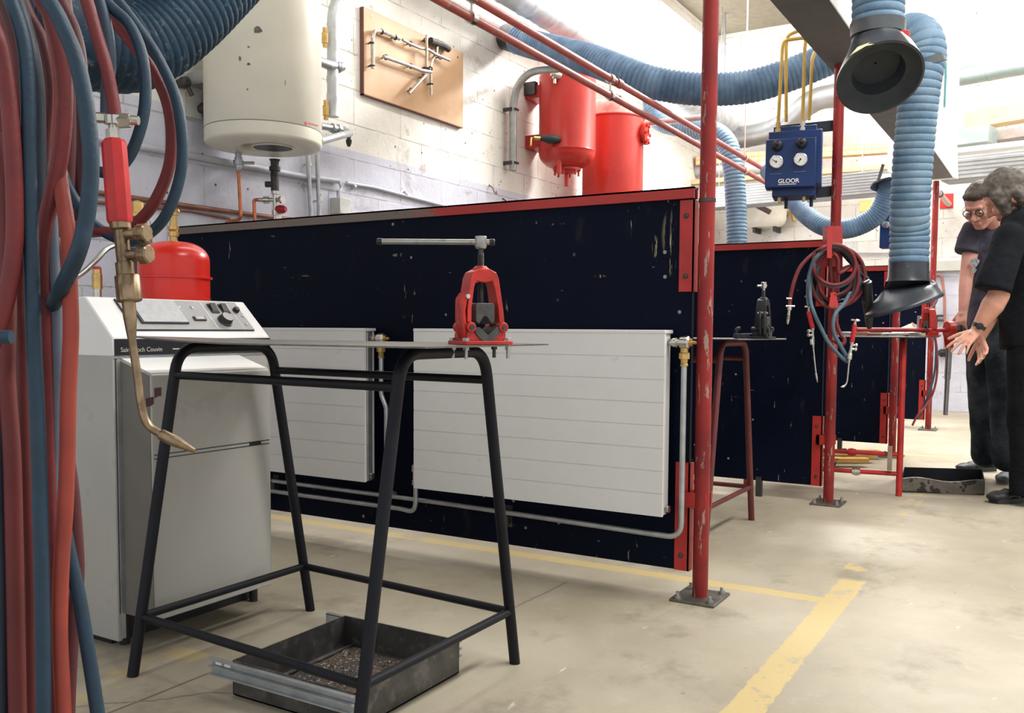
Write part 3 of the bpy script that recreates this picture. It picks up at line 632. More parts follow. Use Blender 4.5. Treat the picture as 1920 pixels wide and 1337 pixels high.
for s_ in (.70, .775):
    slab(s_, s_ + .05, .62, .86, .0055, .009).build('switch_frame', BLACKP, cpn, smooth=False)
    m = MB(); a = [S(s_ + .006, .65, .009), S(s_ + .044, .65, .009), S(s_ + .044, .83, .009), S(s_ + .006, .83, .009), S(s_ + .006, .65, .010), S(s_ + .044, .65, .010), S(s_ + .044, .83, .0165), S(s_ + .006, .83, .0165)]; m.hexa(a); m.build('switch', BLACKP, cpn, smooth=False)
m = MB(); m.lathe(S(.745, .40, .0055), sn, [(0, .024), (.004, .024), (.005, .021), (.018, .0195), (.02, .018)], 28); m.build('knob', BLACKP, cpn)
m = MB(); m.lathe(S(.745, .40, .0255), sn, [(0, .0178), (.001, .0175)], 28); m.build('knob_cap', PANEL, cpn)
m = MB(); m.lathe(S(.878, .70, .0055), sn, [(0, .011), (.008, .0105), (.012, .008)], 18); m.build('reset_button', BLACKP, cpn)
for s_, t_ in ((.50, .76), (.585, .76), (.885, .32), (.90, .55)): m = MB(); m.lathe(S(s_, t_, .0055), sn, [(0, .0055), (.002, .005), (.0035, .002)], 12); m.build('screw', ZINC, cpn)
# burner hood on the front
hx0, hx1, hy, hz0 = bx0 + .018, 1.99, 2.04, 0.095
m = MB(); m.prism([V3(hx0, by0, hz0), V3(hx0, by0, .793), V3(hx0, hy + .008, .757), V3(hx0, hy, .75), V3(hx0, hy, hz0)], (hx1 - hx0, 0, 0)); hood = m.build('burner_cover', BG, bo, bevel=0.004)
m = MB(); m.prism([V3(hx0 - .0015, by0 - .001, hz0 + .003), V3(hx0 - .0015, by0 - .001, .788), V3(hx0 - .0015, hy + .008, .752), V3(hx0 - .0015, hy + .003, hz0 + .003)], (.0012, 0, 0)); m.build('cover_side_shade', mat('cover_shade_grey', (104, 101, 94), .5, var=.06), bo, smooth=False)  # added dark plate: shade on the cover's left side put into colour
m = MB(); m.prism([V3(hx0 + .004, by0 - .002, .795), V3(hx0 + .004, hy + .008, .7585), V3(hx0 + .004, hy + .008, .7575), V3(hx0 + .004, by0 - .002, .793)], (hx1 - hx0 - .008, 0, 0)); m.build('cover_top_lit', BW, bo, smooth=False)  # white plate: light caught on the sloping cover top put into colour
m = MB(); m.box((hx0 - .012, by0 - .006, .03), (hx0, by0, .793)); m.build('corner_strip', ZINC, bo, smooth=False)
LOGO = mat('logo_maroon', (84, 40, 46), 0.5, var=0.05)
def front(px, py): p = PY(px, py, hy); return p
lg = MB()
for q in (((289, 728), (302, 726), (302, 742), (296, 743), (290, 747)), ((273, 747), (288, 744), (288, 757), (283, 761), (274, 763))):
    lg.prism([front(*p) + V3(0, -.0012, 0) for p in q], (0, .001, 0))
lg.build('logo', LOGO, hood, smooth=False)
za = front(300, 856).z
m = MB(); m.box((hx0 + .004, hy - .0012, za + .004), (hx1 - .006, hy, za + .0065)); m.box((hx0 + .004, hy - .0012, za - .0065), (hx1 - .006, hy, za - .004)); m.box((hx1 - .085, hy - .0012, za - .004), (hx1 - .04, hy, za + .004)); m.build('stripe', BD, hood, smooth=False)
for x in (bx0 + .04, bx1 - .04): m = MB(); m.cyl((x, by0 + .03, 0), (x, by0 + .03, .095), .013, seg=12); m.build('foot', BLACKP, bo)
# red expansion vessel standing on the boiler
TANK = mat('tank_red', (206, 38, 26), 0.3, var=0.06, vscale=6, spec=0.5)
ex, ey = 2.035, 2.52; ezb = .935; er = .113
vz = ZAT(ex, ey, 521); vt = ZAT(ex, ey, 453)
v = thing('expansion_vessel', 'small red domed expansion vessel standing on the boiler', 'vessel', (ex, ey, ezb))
m = MB(); m.lathe((ex, ey, ezb), UP, [(0, er * .7), (.004, er * .96), (.012, er), (vz - ezb - .004, er), (vz - ezb - .003, er + .008), (vz - ezb + .003, er + .008), (vz - ezb + .004, er)] + [((vz + (vt - vz) * (.45 + .55 * math.sin(a)) - ezb), er * (math.cos(a) ** .7 if a < 1.57 else 0.02)) for a in [i * math.pi / 2 / 10 for i in range(11)]], 40); m.build('shell', TANK, v)
m = MB(); m.lathe((ex, ey, vt - .004), UP, [(0, .013), (.02, .012), (.021, .017), (.036, .017), (.037, .013), (.043, .018), (.054, .018), (.055, .0125), (.088, .0125), (.09, .014), (.1, .014), (.101, .008)], 12); m.lathe((ex, ey, vt + .095), (RIGHT * .6 + UP * .2), [(0, .007), (.02, .006)], 8); m.build('brass_fitting', BRASS, v)
# ---------------------------------------------------------------- on the left wall: water heater and its plumbing
CREAM = mat('heater_cream', (222, 218, 202), 0.35, var=0.04, vscale=5, wear=0.8, wearc=(74, 68, 60), wscale=9, wthr=0.735)
def heater():
    hx, hy_, hr, hz = 3.32, 3.43, 0.283, 1.772
    t = thing('water_heater', 'large scuffed cream cylindrical water heater hung on the wall', 'water heater', (hx, hy_, hz))
    m = MB(); m.lathe((hx, hy_, hz), UP, [(0.075, hr - .001), (0.077, hr - .002), (0.08, hr), (1.15, hr), (1.25, hr * .9), (1.3, hr * .5), (1.31, .01)], 64); m.build('jacket', CREAM, t, angle=60)
    m = MB(); m.lathe((hx, hy_, hz), UP, [(0.03, 0.10), (0.0, 0.115), (-.004, hr * .8), (0.004, hr * .965), (0.014, hr * .997), (0.02, hr), (0.074, hr), (0.075, hr - .004)], 64); m.build('bottom_cover', CREAM, t, angle=50)
    c = V3(hx, hy_ - 0.06, hz)
    m = MB(); m.lathe(c + V3(0, 0, -.0075), UP, [(0, .088), (.004, .09), (.006, .098)], 32); m.build('access_opening', BLACKP, t)
    m = MB(); m.torus(c + V3(0, 0, -.006), UP, .098, .004, 36, 6); m.build('opening_rim', CREAM, t)
    for zz in (hz + .3, hz + .95): m = MB(); m.box((hx - .2, hy_ + .2, zz), (hx + .2, WY - .002, zz + .06)); m.build('wall_bracket', ZINC, t, smooth=False)
    m = MB(); m.torus((hx, hy_, hz + .0755), UP, hr - .0005, .0016, 72, 6); m.build('seam', mat('seam_dark', (96, 88, 74), .7), t)
    RL = mat('badge_red', (200, 36, 48), 0.5, var=.02); 
    # little red badge and lettering low on the jacket
    def onj(px, py):
        d = ray(px, py); o = EYE - V3(hx, hy_, 0); a = d.x ** 2 + d.y ** 2; b = 2 * (o.x * d.x + o.y * d.y); cc = o.x ** 2 + o.y ** 2 - (hr + .001) ** 2
        return EYE + d * ((-b - math.sqrt(max(b * b - 4 * a * cc, 0))) / (2 * a))
    m = MB()
    p = onj(573.5, 231.5); n = (p - V3(hx, hy_, p.z)).normalized(); m.lathe(p - n * .0005, n, [(0, .0085), (.001, .0085)], 16); m.build('badge', RL, t, smooth=False)
    m = MB()
    for k in range(11):
        x = 579 + k * 1.62 ; q = onj(x, 232.5 + k * .42); q2 = onj(x + 1.15, 232.8 + k * .42); h = .006 + .002 * (k in (0, 6)); n = (q - V3(hx, hy_, q.z)).normalized() * .0008
        m.hexa([q - n, q2 - n, q2, q, q - n + UP * h, q2 - n + UP * h, q2 + UP * h, q + UP * h])
    m.build('lettering', RL, t, smooth=False)
    random.seed(11)
    for (px, py, w_, h_) in ((483, 56, 10, 7), (450, 110, 3, 5), (466, 120, 3.5, 3), (466, 88, 3, 2), (464, 168, 1.5, 3), (535, 155, .8, 6)):   # dents and chips showing rust
        m = MB(); k_ = 11; q = [onj(px + w_ * math.cos(6.283 * i / k_) * random.uniform(.65, 1.1), py + h_ * math.sin(6.283 * i / k_) * random.uniform(.6, 1.1)) for i in range(k_)]; c = onj(px, py); n = (c - V3(hx, hy_, c.z)).normalized()
        vs_ = [m.b.verts.new(p + n * .0006) for p in q]; vc = m.b.verts.new(c + n * .0012)
        for i in range(k_): m._f([vs_[i], vs_[(i + 1) % k_], vc])
        m.build('dent', mat('dent_rust', (112, 104, 94), .8, var=.45, vscale=60), t)
    # unions under the tank
    for (px, py) in ((447, 287),):
        a = PZ(px, py, hz - .006); m = MB(); m.lathe(a, -UP, [(0, .016), (.02, .016), (.022, .02), (.035, .02), (.037, .027), (.06, .027), (.062, .02), (.08, .018), (.09, .014)], 14); m.cyl(a - UP * .05, a - UP * .05 + RIGHT * .08, .008, seg=10); m.build('inlet_union', DSTEEL if False else ZINC, t)
    a = PZ(515, 299, hz - .006); m = MB(); m.lathe(a, -UP, [(0, .03), (.012, .022), (.035, .021), (.038, .029), (.06, .029), (.062, .022), (.08, .022), (.082, .024), (.085, .024), (.087, .022), (.165, .021)], 14); m.cyl(a - UP * .13, a - UP * .13 - RIGHT * .05, .016, seg=12); m.build('outlet_pipe', DSTEEL, t)
    return hx, hy_, hz, a
hx, hy_, hz, outp = heater()
def D_at(p): return (p - EYE).dot(CF)
a = PZ(447, 287, hz - .006) - UP * .088; dd = D_at(a)
t = thing('copper_pipe', 'bright copper pipe dropping from the heater and bending left behind the black panel', 'pipe', a); m = MB()
m.tube(bend([a, PD(452, 412, dd), PD(430, 416, dd + .02), PD(402, 436, dd), PD(398, 470, dd)], .035), .0095, 12); m.build('pipe', COPPER, t)
dd = D_at(outp); b0 = outp - UP * .162
t = thing('safety_valve', 'nickel safety valve with a small red cap below the heater outlet', 'valve', b0 - UP * .3)
m = MB(); m.lathe(b0, -UP, [(0, .02), (.02, .02), (.022, .013), (.1, .012), (.102, .016), (.13, .016), (.132, .012), (.4, .012)], 14); m.build('body', NICKEL, t)
c = b0 - UP * .05; m = MB(); m.lathe(c + RIGHT * .005, RIGHT - FWD * .6, [(0, .012), (.035, .012), (.036, .02), (.05, .02)], 12); m.lathe(c, -RIGHT, [(0, .012), (.03, .012), (.031, .02), (.06, .02), (.062, .012), (.085, .012)], 12); m.build('side_ports', NICKEL, t)
m = MB(); m.lathe(c - UP * .05 + RIGHT * .008, RIGHT - FWD * .3, [(0, .018), (.018, .024), (.04, .022), (.055, .014)], 14); m.build('red_cap', mat('cap_red', (168, 30, 44), .4), t)
m = MB(); m.box(tuple(b0 - UP * .155 - V3(.012, .018, 0)), tuple(b0 - UP * .1 + V3(.03, -.012, 0))); m.build('paper_tag', WHITE, t, smooth=False)
t = thing('copper_pipe', 'short copper riser left of the safety valve', 'pipe', c - RIGHT * .09); m = MB(); m.tube(bend([c - RIGHT * .082, c - RIGHT * .112, c - RIGHT * .1 - UP * .35], .012), .0095, 12); m.build('pipe', COPPER, t)
# pipes and conduits running on the wall
def wall_run(name, label, pts, r, m_, cat='pipe', off=None, bendr=.03, clips=(), group=None, clipm=None):
    y = WY - .004 - (off if off is not None else r)
    P = [PY(px, py, y) for px, py in pts]
    t = thing(name, label, cat, P[0], 0, group); b = MB(); b.tube(bend(P, bendr) if len(P) > 2 else P, r, 12); b.build('pipe', m_, t)
    for px, py in clips:
        p = PY(px, py, y); ax = (P[-1] - P[0]).normalized(); b = MB(); b.lathe(p - ax * .01, ax, [(0, r + .004), (.02, r + .004)], 14); b.cyl(p, V3(p.x, WY - .002, p.z), .005, seg=8); b.build('pipe_clip', clipm or DSTEEL, t)
    return t
GREYC = mat('conduit_grey', (186, 188, 196), .5, .1, var=.08); BROWN = mat('pipe_brown', (136, 92, 76), .5, .3, var=.2, vscale=9)
wall_run('conduit', 'left of the two thin grey vertical pipes under the heater', [(577, 290), (584, 425), (586, 500)], .013, ZINC, clips=((579, 308),), clipm=NICKEL, off=.035)
wall_run('conduit', 'right of the two thin grey vertical pipes under the heater', [(594.5, 290), (599, 425), (601, 500)], .013, ZINC, clips=((599, 376),), clipm=NICKEL, off=.035)
wall_run('conduit', 'pale grey conduit crossing the wall behind the heater, ending at the junction box', [(150, 255), (300, 281), (575, 332), (634, 339)], .017, GREYC)
wall_run('conduit', 'thin pale conduit running right from above the junction box', [(650, 343), (700, 351), (880, 398), (1000, 424)], .011, GREYC, clips=((664, 350), (760, 363)), clipm=GREYC)
wall_run('wall_pipe', 'brown pipe along the wall above the black panel, turning copper under the heater', [(100, 349), (345, 385), (440, 398), (578, 416), (640, 424)], .012, BROWN)
wall_run('wall_pipe', 'lower brown pipe on the wall behind the torch', [(100, 372), (280, 388), (360, 396), (430, 410)], .008, BROWN)
jb = thing('junction_box', 'small pale grey junction box on the wall under the plywood board', 'junction box', PY(642, 402, WY - .03)); p = PY(642, 386, WY - .05)
m = MB(); m.box((p.x - .05, WY - .075, p.z - .05), (p.x + .05, WY - .001, p.z + .045)); m.build('box', mat('box_grey', (196, 196, 190), .5), jb, bevel=.004)
m = MB(); m.cyl((p.x - .015, WY - .035, p.z + .045), (p.x - .015, WY - .035, p.z + .09), .014, seg=12); m.build('gland', GREYC, jb)
m = MB(); m.tube(cr([V3(p.x - .015, WY - .035, p.z + .085), PY(640, 352, WY - .03), PY(634, 339, WY - .025)], 6), .008, 8); m.build('cable', GREYC, jb)
# lagged duct beside the heater with its fittings
SPIR = mat('spiral_zinc', (184, 188, 192), .5, .35, var=.15, vscale=10)
def spiral(pts, r, pitch=.12, seam=.004):
    b = MB(); P = resample(pts, .02); rr = []
    acc = 0
    for i, q in enumerate(P): rr.append(r + (seam if (i * .02) % pitch < .02 else 0))
    b.tube(P, rr, 24); return b
y = WY - .1
t = thing('lagged_pipe', 'grey spiral-wrapped vertical pipe beside the water heater', 'pipe', PY(624, 218, y))
spiral(bend([PY(624, 219, y), PY(624, 30, y), PY(634, -8, y), PY(662, -50, y)], .15), .033, .1, .003).build('pipe', SPIR, t)
m = MB(); q = PY(617, 122, y - .02); m.tube(bend([q - V3(.1, .0, 0), q, PY(641, 125, y)], .03), .028, 14); m.lathe(PY(629, 124, y - .01), (1, -.1, -.05), [(0, .034), (.012, .034), (.014, .03), (.02, .03), (.022, .034), (.03, .034), (.035, .02)], 14); m.build('fitting', ZINC, t)
for (px, py) in ((609, 72), (611, 208)): m = MB(); q = PY(px, py, y); m.lathe(q, UP, [(-.05, .013), (-.03, .013), (-.028, .018), (.03, .018), (.032, .013), (.06, .013)], 8); m.build('brass_union', BRASS, t)
t = thing('drain_pipes', 'small grey pipe elbows with a valve low on the right of the water heater', 'pipe', PY(655, 262, y))
m = MB(); m.tube(bend([PY(600, 236, y), PY(640, 243, y), PY(657, 250, y - .05), PY(640, 254, y - .2), PY(600, 265, y - .3)], .02), .02, 12); m.build('pipe', ZINC, t)
for k, (px, py) in enumerate(((624, 240), (634, 242), (645, 246))): m = MB(); q = PY(px, py, y); m.lathe(q - V3(.012, 0, 0), (1, 0, -.2), [(0, .028), (.024, .028)], 10); m.build('coupling', ZINC, t)
m = MB(); q = PY(654, 252, y - .06); m.lathe(q, -UP, [(0, .012), (.03, .012), (.032, .018), (.05, .016), (.07, .008)], 10); m.build('valve', DSTEEL, t)
# plywood board with sample bends
PLY = mat('plywood', (190, 152, 114), .6, var=.07, vscale=3, wear=.2, wearc=(170, 130, 92), wscale=5, wthr=.62); PLYE = mat('plywood_edge', (108, 66, 52), .7)
yb = WY - .03; c0, c1, c2, c3 = PY(683, 178, yb), PY(868, 237, yb), PY(868, 99, yb), PY(681, 12, yb)
bd = thing('sample_board', 'plywood board of bent pipe samples screwed to the white block wall', 'board', (c0 + c1) / 2)
x0, x1, zb0, zb1 = c0.x, c1.x, (c0.z + c1.z) / 2, (c2.z + c3.z) / 2
m = MB(); m.box((x0, yb, zb0), (x1, WY - .004, zb1)); m.build('panel', PLY, bd, smooth=False)
m = MB(); m.box((x0 - .006, yb + .001, zb0 - .006), (x0, WY - .003, zb1)); m.box((x0 - .006, yb + .001, zb0 - .006), (x1, WY - .003, zb0)); m.build('edge_banding', PLYE, bd, smooth=False)
def cp(cx, cy, dy=.03): return PY(380 + cx / 3.11, cy / 3.11, yb - dy)
for k, (pts, r, mm) in enumerate((([(993, 400), (991, 225), (1000, 180), (1045, 182), (1148, 226)], .0125, NICKEL), ([(1165, 232), (1212, 256), (1265, 280), (1315, 288), (1355, 315), (1440, 352)], .0095, ZINC), ([(1306, 205), (1306, 390)], .0095, NICKEL), ([(1370, 230), (1367, 300), (1340, 350), (1330, 400), (1331, 470), (1333, 555)], .0095, NICKEL), ([(1055, 330), (1130, 356), (1215, 386), (1275, 410), (1332, 420)], .0115, ZINC), ([(1205, 545), (1300, 440)], .0115, NICKEL), ([(1328, 238), (1360, 250), (1395, 262), (1434, 286)], .024, DSTEEL))):
    m = MB(); m.tube(bend([cp(a, b, .03 + .012 * (k % 3)) for a, b in pts], .05), r, 10); m.build('bent_pipe', mm, bd)
for cx, cy in ((985, 250), (988, 383), (1043, 185), (1122, 218), (1212, 255), (1385, 332), (1068, 334), (1214, 386), (1216, 528), (1290, 448), (1330, 490), (1300, 395), (1328, 402), (1300, 236)):
    m = MB(); p = cp(cx, cy, .03); m.torus(p, V3(1, 0, .3) if cy not in (250, 383, 490, 395) else UP, .0145, .004, 14, 6); m.cyl(p, V3(p.x, yb + .001, p.z), .005, seg=8); m.build('pipe_clip', DSTEEL, bd)
for cx, cy in ((987, 93), (1487, 334)): m = MB(); p = cp(cx, cy, 0); m.lathe(p, (0, -1, 0), [(0, .008), (.003, .006)], 10); m.build('screw', NICKEL if cx < 1000 else DSTEEL, bd)
# bent grey vent pipe
y = WY - .07
t = thing('vent_pipe', 'grey pipe bent like a walking stick on the wall left of the red tanks', 'pipe', PY(962, 320, y)); m = MB()
p0, p1 = PY(962, 320, y), PY(962, 160, y); p2 = V3(p1.x + .08, p1.y - .0, ZAT(p1.x + .1, y, 140)); 
m.tube(bend([p0, V3(p1.x, y, ZAT(p1.x, y, 134)), PD(1085, 126, 6.6)], .3, 10), .029, 16); m.build('pipe', mat('vent_grey', (158, 160, 158), .45, .5, var=.1), t)
for py in (206, 306): q = PY(962, py, y); m = MB(); m.box((q.x - .035, q.y - .008, q.z - .014), (q.x - .026, WY - .001, q.z + .014)); m.box((q.x - .035, q.y - .034, q.z - .008), (q.x + .031, q.y - .029, q.z + .008)); m.build('pipe_bracket', DSTEEL, t, smooth=False)
# two red tanks
def tank(px, y, rpx, top, ts, bs, bot, name, label):
    p = PY(px, 300, y); d = D_at(p); r = rpx / F * d; x = p.x
    zt, z1, z0, zb = ZAT(x, y, top), ZAT(x, y, ts), ZAT(x, y, bs), (ZAT(x, y, bot) if bot else 0)
    return x, y, r, zt, z1, z0, zb
x, y, r, zt, z1, z0, zb = tank(1063, 3.42, 53, 131, 146, 287, 318, '', '')
t = thing('pressure_tank', 'smaller red pressure tank hung on the wall, with valves and a capped foot', 'tank', (x, y, zb), group='red tanks on the left wall')
TK1 = mat('tank_red_a', (188, 46, 36), .32, var=.1, vscale=3, wear=.25, wearc=(226, 150, 130), wscale=7, wthr=.7)
m = MB(); pr = [(0, .05)] + [((z0 - zb) * (1 - math.cos(a)), r * math.sin(a) ** .75) for a in [i * math.pi / 2 / 9 for i in range(1, 10)]]
pr += [(z0 - zb + .006, r + .004), (z0 - zb + .02, r), (z1 - zb - .02, r), (z1 - zb - .006, r + .003)] + [((z1 - zb) + (zt - z1) * math.sin(a), r * math.cos(a) ** .6) for a in [i * math.pi / 2 / 9 for i in range(0, 9)]] + [(zt - zb, .01)]
m.lathe((x, y, zb), UP, pr, 48); m.build('shell', TK1, t)
m = MB(); m.lathe((x, y, zb + .03), -UP, [(0, r * .42), (.02, r * .42), (.022, r * .5), (.04, r * .5), (.042, r * .3), (.06, r * .26)], 24); m.build('foot_flange', TK1, t)
for k in range(6): a_ = k * math.pi / 3 + .2; q = V3(x + r * .43 * math.cos(a_), y + r * .43 * math.sin(a_), zb); m = MB(); m.cyl(q + UP * .02, q - UP * .05, .009, seg=8); m.build('stud', TK1, t)
m = MB(); m.cyl((x, y, zb - .02), (x, y, zb - .13), .018, seg=12); m.build('drain_stub', TK1, t); m = MB(); m.cyl((x - r * .75, y - .02, zb + .05), (x - r * .75, y - .02, zb - .06), .02, seg=10); m.build('side_foot', TK1, t)
for zz in (z1 - .1, z0 + .1):
    m = MB(); m.box((x - .1, y + r * .8, zz - .05), (x + .1, WY - .001, zz + .05)); m.build('wall_bracket', RED2, t, smooth=False)
m = MB(); q = PY(1005, 165, WY - .1); m.box((q.x - .02, q.y, q.z - .05), (q.x + .03, WY - .001, q.z + .05)); m.build('hook_plate', DSTEEL, t, smooth=False)
toV = (-FWD * .85 - RIGHT * .5).normalized(); sv = V3(x, y, 0)
for (px, py, dr) in ((1050, 157, 0), (1047, 272, 1)):
    dirv = (-RIGHT * .95 - FWD * .35 + UP * .2).normalized() if dr == 0 else (-RIGHT - FWD * .25).normalized()
    a = V3(x, y, ZAT(x, y, py)) + (-FWD * .95 - RIGHT * .3).normalized() * r * .98
    m = MB(); m.lathe(a, dirv, [(0, .026), (.02, .026), (.022, .034), (.06, .034), (.062, .022), (.08, .02)] if dr == 0 else [(0, .024), (.03, .03), (.05, .036), (.1, .036), (.13, .026), (.16, .02)], 12); m.build('valve_body', NICKEL if dr == 0 else RUB, t)
    e = a + dirv * (.08 if dr == 0 else .16); m = MB()
    if dr == 0: m.cyl(e - dirv * .03 + UP * .03, e - dirv * .03 - UP * .07, .012, seg=8); m.cyl(e - dirv * .04, e + dirv * .02 + UP * .04, .014, seg=8); m.build('lever', NICKEL, t)
    else: m.cyl(e, e + dirv * .05, .015, seg=8); m.tube([e + dirv * .04, e + dirv * .07, e + dirv * .075 - UP * .06], .008, 8); m.build('tap', BRASS, t)
TK2 = mat('tank_red_b', (184, 46, 36), .3, var=.05, vscale=2); DUST = mat('dusty_red', (204, 128, 116), .8, var=.25, vscale=5, c2=(214, 190, 182))
x, y, r, zt, z1, z0, zb = tank(1149, 3.36, 57, 190, 225, 400, None, '', '')
t = thing('pressure_tank', 'taller red tank with a dusty top and a round flange, standing behind the wall-hung one', 'tank', (x, y, 0), group='red tanks on the left wall')
m = MB(); m.lathe((x, y, 0), UP, [(0, r * .9), (.05, r * .92), (.06, r), (z1 - .012, r), (z1 - .006, r + .008), (z1 + .004, r + .008), (z1 + .008, r - .002)], 56); m.build('shell', TK2, t)
m = MB(); m.lathe((x, y, z1 + .004), UP, [((zt - z1) * math.sin(a), r * .99 * math.cos(a) ** .55) for a in [i * math.pi / 2 / 10 for i in range(0, 10)]] + [(zt - z1, .01)], 56); m.build('domed_top', DUST, t)
m = MB(); m.torus((x - .02, y, zt + .01), (0, .4, 1), .07, .008, 20, 6); m.build('lifting_ring', DSTEEL, t)
fd = (RIGHT * .93 - FWD * .36).normalized(); fc = V3(x, y, ZAT(x, y, 256)) + fd * (r - .01)
m = MB(); m.lathe(fc, fd, [(0, .07), (.02, .07), (.022, .095), (.045, .095), (.047, .06), (.055, .045), (.04, .03)], 24); m.build('flange', TK2, t)
ax, ay = frame_of(fd)
for k in range(6): m = MB(); q = fc + fd * .046 + (ax * math.cos(k * 1.047) + ay * math.sin(k * 1.047)) * .077; m.lathe(q, fd, [(0, .015), (.014, .015)], 6); m.build('bolt', TK2, t)
m = MB(); q = fc - fd * .04 - RIGHT * .1 - FWD * .07 + UP * .12; m.lathe(q, (fd - FWD).normalized(), [(-.06, .03), (.0, .03), (.002, .022), (.02, .02)], 12); m.build('plug', TK2, t)
# hooks, valves, small gear at left
t = thing('cross_pipe', 'thin grey pipe leaving the top of the tall red tank toward the first red post', 'pipe', PD(1205, 233, 8.0)); m = MB(); m.cyl(PD(1195, 233, 8.05), PD(1330, 219, 7.6), .026, seg=14); m.build('pipe', mat('pipe_grey', (168, 164, 162), .5, .3), t)
for (px, py, lab) in ((942, 377, 'small black hook on the block wall just above the black panel'), (917, 352, 'small rusty hook on the wall near the red tanks')):
    p = PY(px, py, WY - .002); t = thing('wall_hook', lab, 'hook', p); m = MB(); m.tube(bend([p + UP * .02, p + V3(0, -.03, .0), p + V3(.02, -.04, -.04), p + V3(.05, -.04, -.045), p + V3(.055, -.03, -.02)], .012), .005, 8); m.build('hook', DSTEEL if px > 930 else BROWN, t)
for (px, py, lab) in ((373, 205, 'grey tap fitting on a small plate left of the water heater'), (335, 157, 'small grey screw hook high on the wall left of the heater')):
    p = PY(px, py, WY - .002); t = thing('wall_fitting', lab, 'fitting', p); m = MB(); m.lathe(p, (0, -1, 0), [(0, .022), (.03, .02), (.032, .03), (.06, .028), (.07, .015)], 10); m.cyl(p + V3(0, -.05, 0), p + V3(.03, -.06, -.06), .012, seg=8); m.build('body', DSTEEL, t)
    if px > 360: m = MB(); q = PY(366, 200, WY - .002); m.box((q.x - .07, WY - .012, q.z - .06), (q.x + .03, WY - .001, q.z + .06)); m.build('plate', mat('box_grey', (196, 196, 190), .5), t, smooth=False)
# brass separator, braided hose and vent behind the boiler
yv = 2.66
p = PY(258, 402, 2.9); t = thing('brass_separator', 'dark pump body with a brass cap behind the torch handle', 'fitting', p - UP * .12); m = MB(); m.lathe(p, UP, [(-.01, .026), (.004, .026), (.006, .022), (.042, .022), (.044, .018), (.05, .008)], 10); m.build('brass_cap', BRASS, t)
m = MB(); m.cyl(p - UP * .06, V3(p.x, WY - .001, p.z - .06), .012, seg=10); m.build('wall_stub', DSTEEL, t)
m = MB(); m.lathe(p - UP * .01, -UP, [(0, .035), (.015, .045), (.1, .05), (.12, .03)], 16); m.cyl(p - UP * .03 - RIGHT * .01, p - UP * .03 - RIGHT * .09, .02, seg=10); m.build('body', DSTEEL, t)
p = PY(268, 505, 2.75); t = thing('circulator_pump', 'grey circulator pump half hidden behind the torch, left of the red vessel', 'pump', V3(p.x, p.y, .9)); m = MB(); m.lathe(V3(p.x, p.y, .935), UP, [(0, .05), (.05, .055), (.1, .06), (.15, .055), (.19, .03), (.23, .02)], 20); m.build('body', DSTEEL, t)
m = MB(); q = PY(275, 512, 2.69); m.box((q.x - .02, q.y - .003, q.z - .007), (q.x + .03, q.y, q.z + .007)); m.build('plate', BLACKP, t, smooth=False)
p = V3(PY(183, 570, 2.55).x, 2.55, .935); t = thing('safety_vent', 'small brass vent valve with a red cap on top of the boiler', 'valve', p); m = MB(); m.lathe(p, UP, [(0, .02), (.035, .018), (.036, .012), (.06, .012)], 14); m.cyl(p + UP * .025, p + UP * .025 + V3(.07, 0, 0), .009, seg=10); m.build('elbow', NICKEL, t)
m = MB(); m.lathe(p + UP * .06, UP, [(0, .015), (.045, .015), (.046, .0135), (.06, .0135)], 14); m.build('valve', BRASS, t); m = MB(); m.lathe(p + UP * .12, UP, [(0, .013), (.008, .012), (.01, .006)], 14); m.build('cap', mat('cap_red', (168, 30, 44), .4), t)
P = [PY(100, 545, 2.7), PY(150, 515, 2.7), PY(178, 490, 2.7), PY(200, 467, 2.72), PY(222, 460, 2.75), PY(262, 462, 2.8)]; t = thing('braided_hose', 'silver braided hose looping behind the hanging hoses to the pump', 'hose', P[0]); m = MB(); m.tube(cr(P, 8), .009, 12); m.build('hose', STEEL, t)
# ---------------------------------------------------------------- overhead: red gas pipes, ducts, extraction hoses
REDPIPE = mat('red_pipe', (170, 84, 74), .5, var=.2, vscale=7, wear=.3, wearc=(196, 170, 160), wscale=20, wthr=.62)
yA = 2.2
def zrun(px, py): return PY(px, py, yA)
for k, (p0, p1, lab, xe) in enumerate((((820, -2), (1310, 272), 'lower of the two long red gas pipes slung under the ceiling', 9.2), ((884, -6), (1310, 245), 'upper of the two long red gas pipes slung under the ceiling', 9.6))):
    a, b = PY(*p0, yA), PY(*p1, yA); d = (b - a); e = a + d * ((xe - a.x) / d.x); s_ = a - d * ((a.x - 1.5) / d.x)
    t = thing('gas_pipe', lab, 'pipe', s_, 0, 'red gas pipes overhead'); m = MB(); m.cyl(s_, e, .0195, seg=16); m.build('pipe', REDPIPE, t)
    for px in (884, 1145, 1400):
        f = (PY(px, 100, yA).x - a.x) / d.x; c = a + d * f; dn = d.normalized()
        m = MB(); m.lathe(c - dn * .016, dn, [(0, .027), (.032, .027)], 16); m.build('clamp', NICKEL, t)
        if k: m = MB(); m.cyl(c, c - UP * .1, .006, seg=8); m.build('hanger', NICKEL, t)
        if k and px != 1145: m = MB(); m.cyl(c, V3(c.x, c.y, CZ - .01), .005, seg=8); m.build('drop_rod', NICKEL, t)
    if k: m = MB(); c = a + d * ((PY(1160, 100, yA).x - a.x) / d.x); dn = d.normalized(); m.lathe(c - dn * .03, dn, [(0, .026), (.06, .026)], 16); m.build('coupling', REDPIPE, t)
def hose_mat(name, c, dark):
    s = NT(name); n = s.noise(7, 5); c_ = s.mix(s.ramp(n, .3, .7), lin(dark), lin(c)); c_ = s.mix(s.math('MULTIPLY', s.ramp(s.noise(60, 4, .7), .55, .75), .22), c_, lin((170, 184, 194)))
    s.bump(s.noise(90, 4), .3, .003); return s.out(c_, .62, 0, .3)
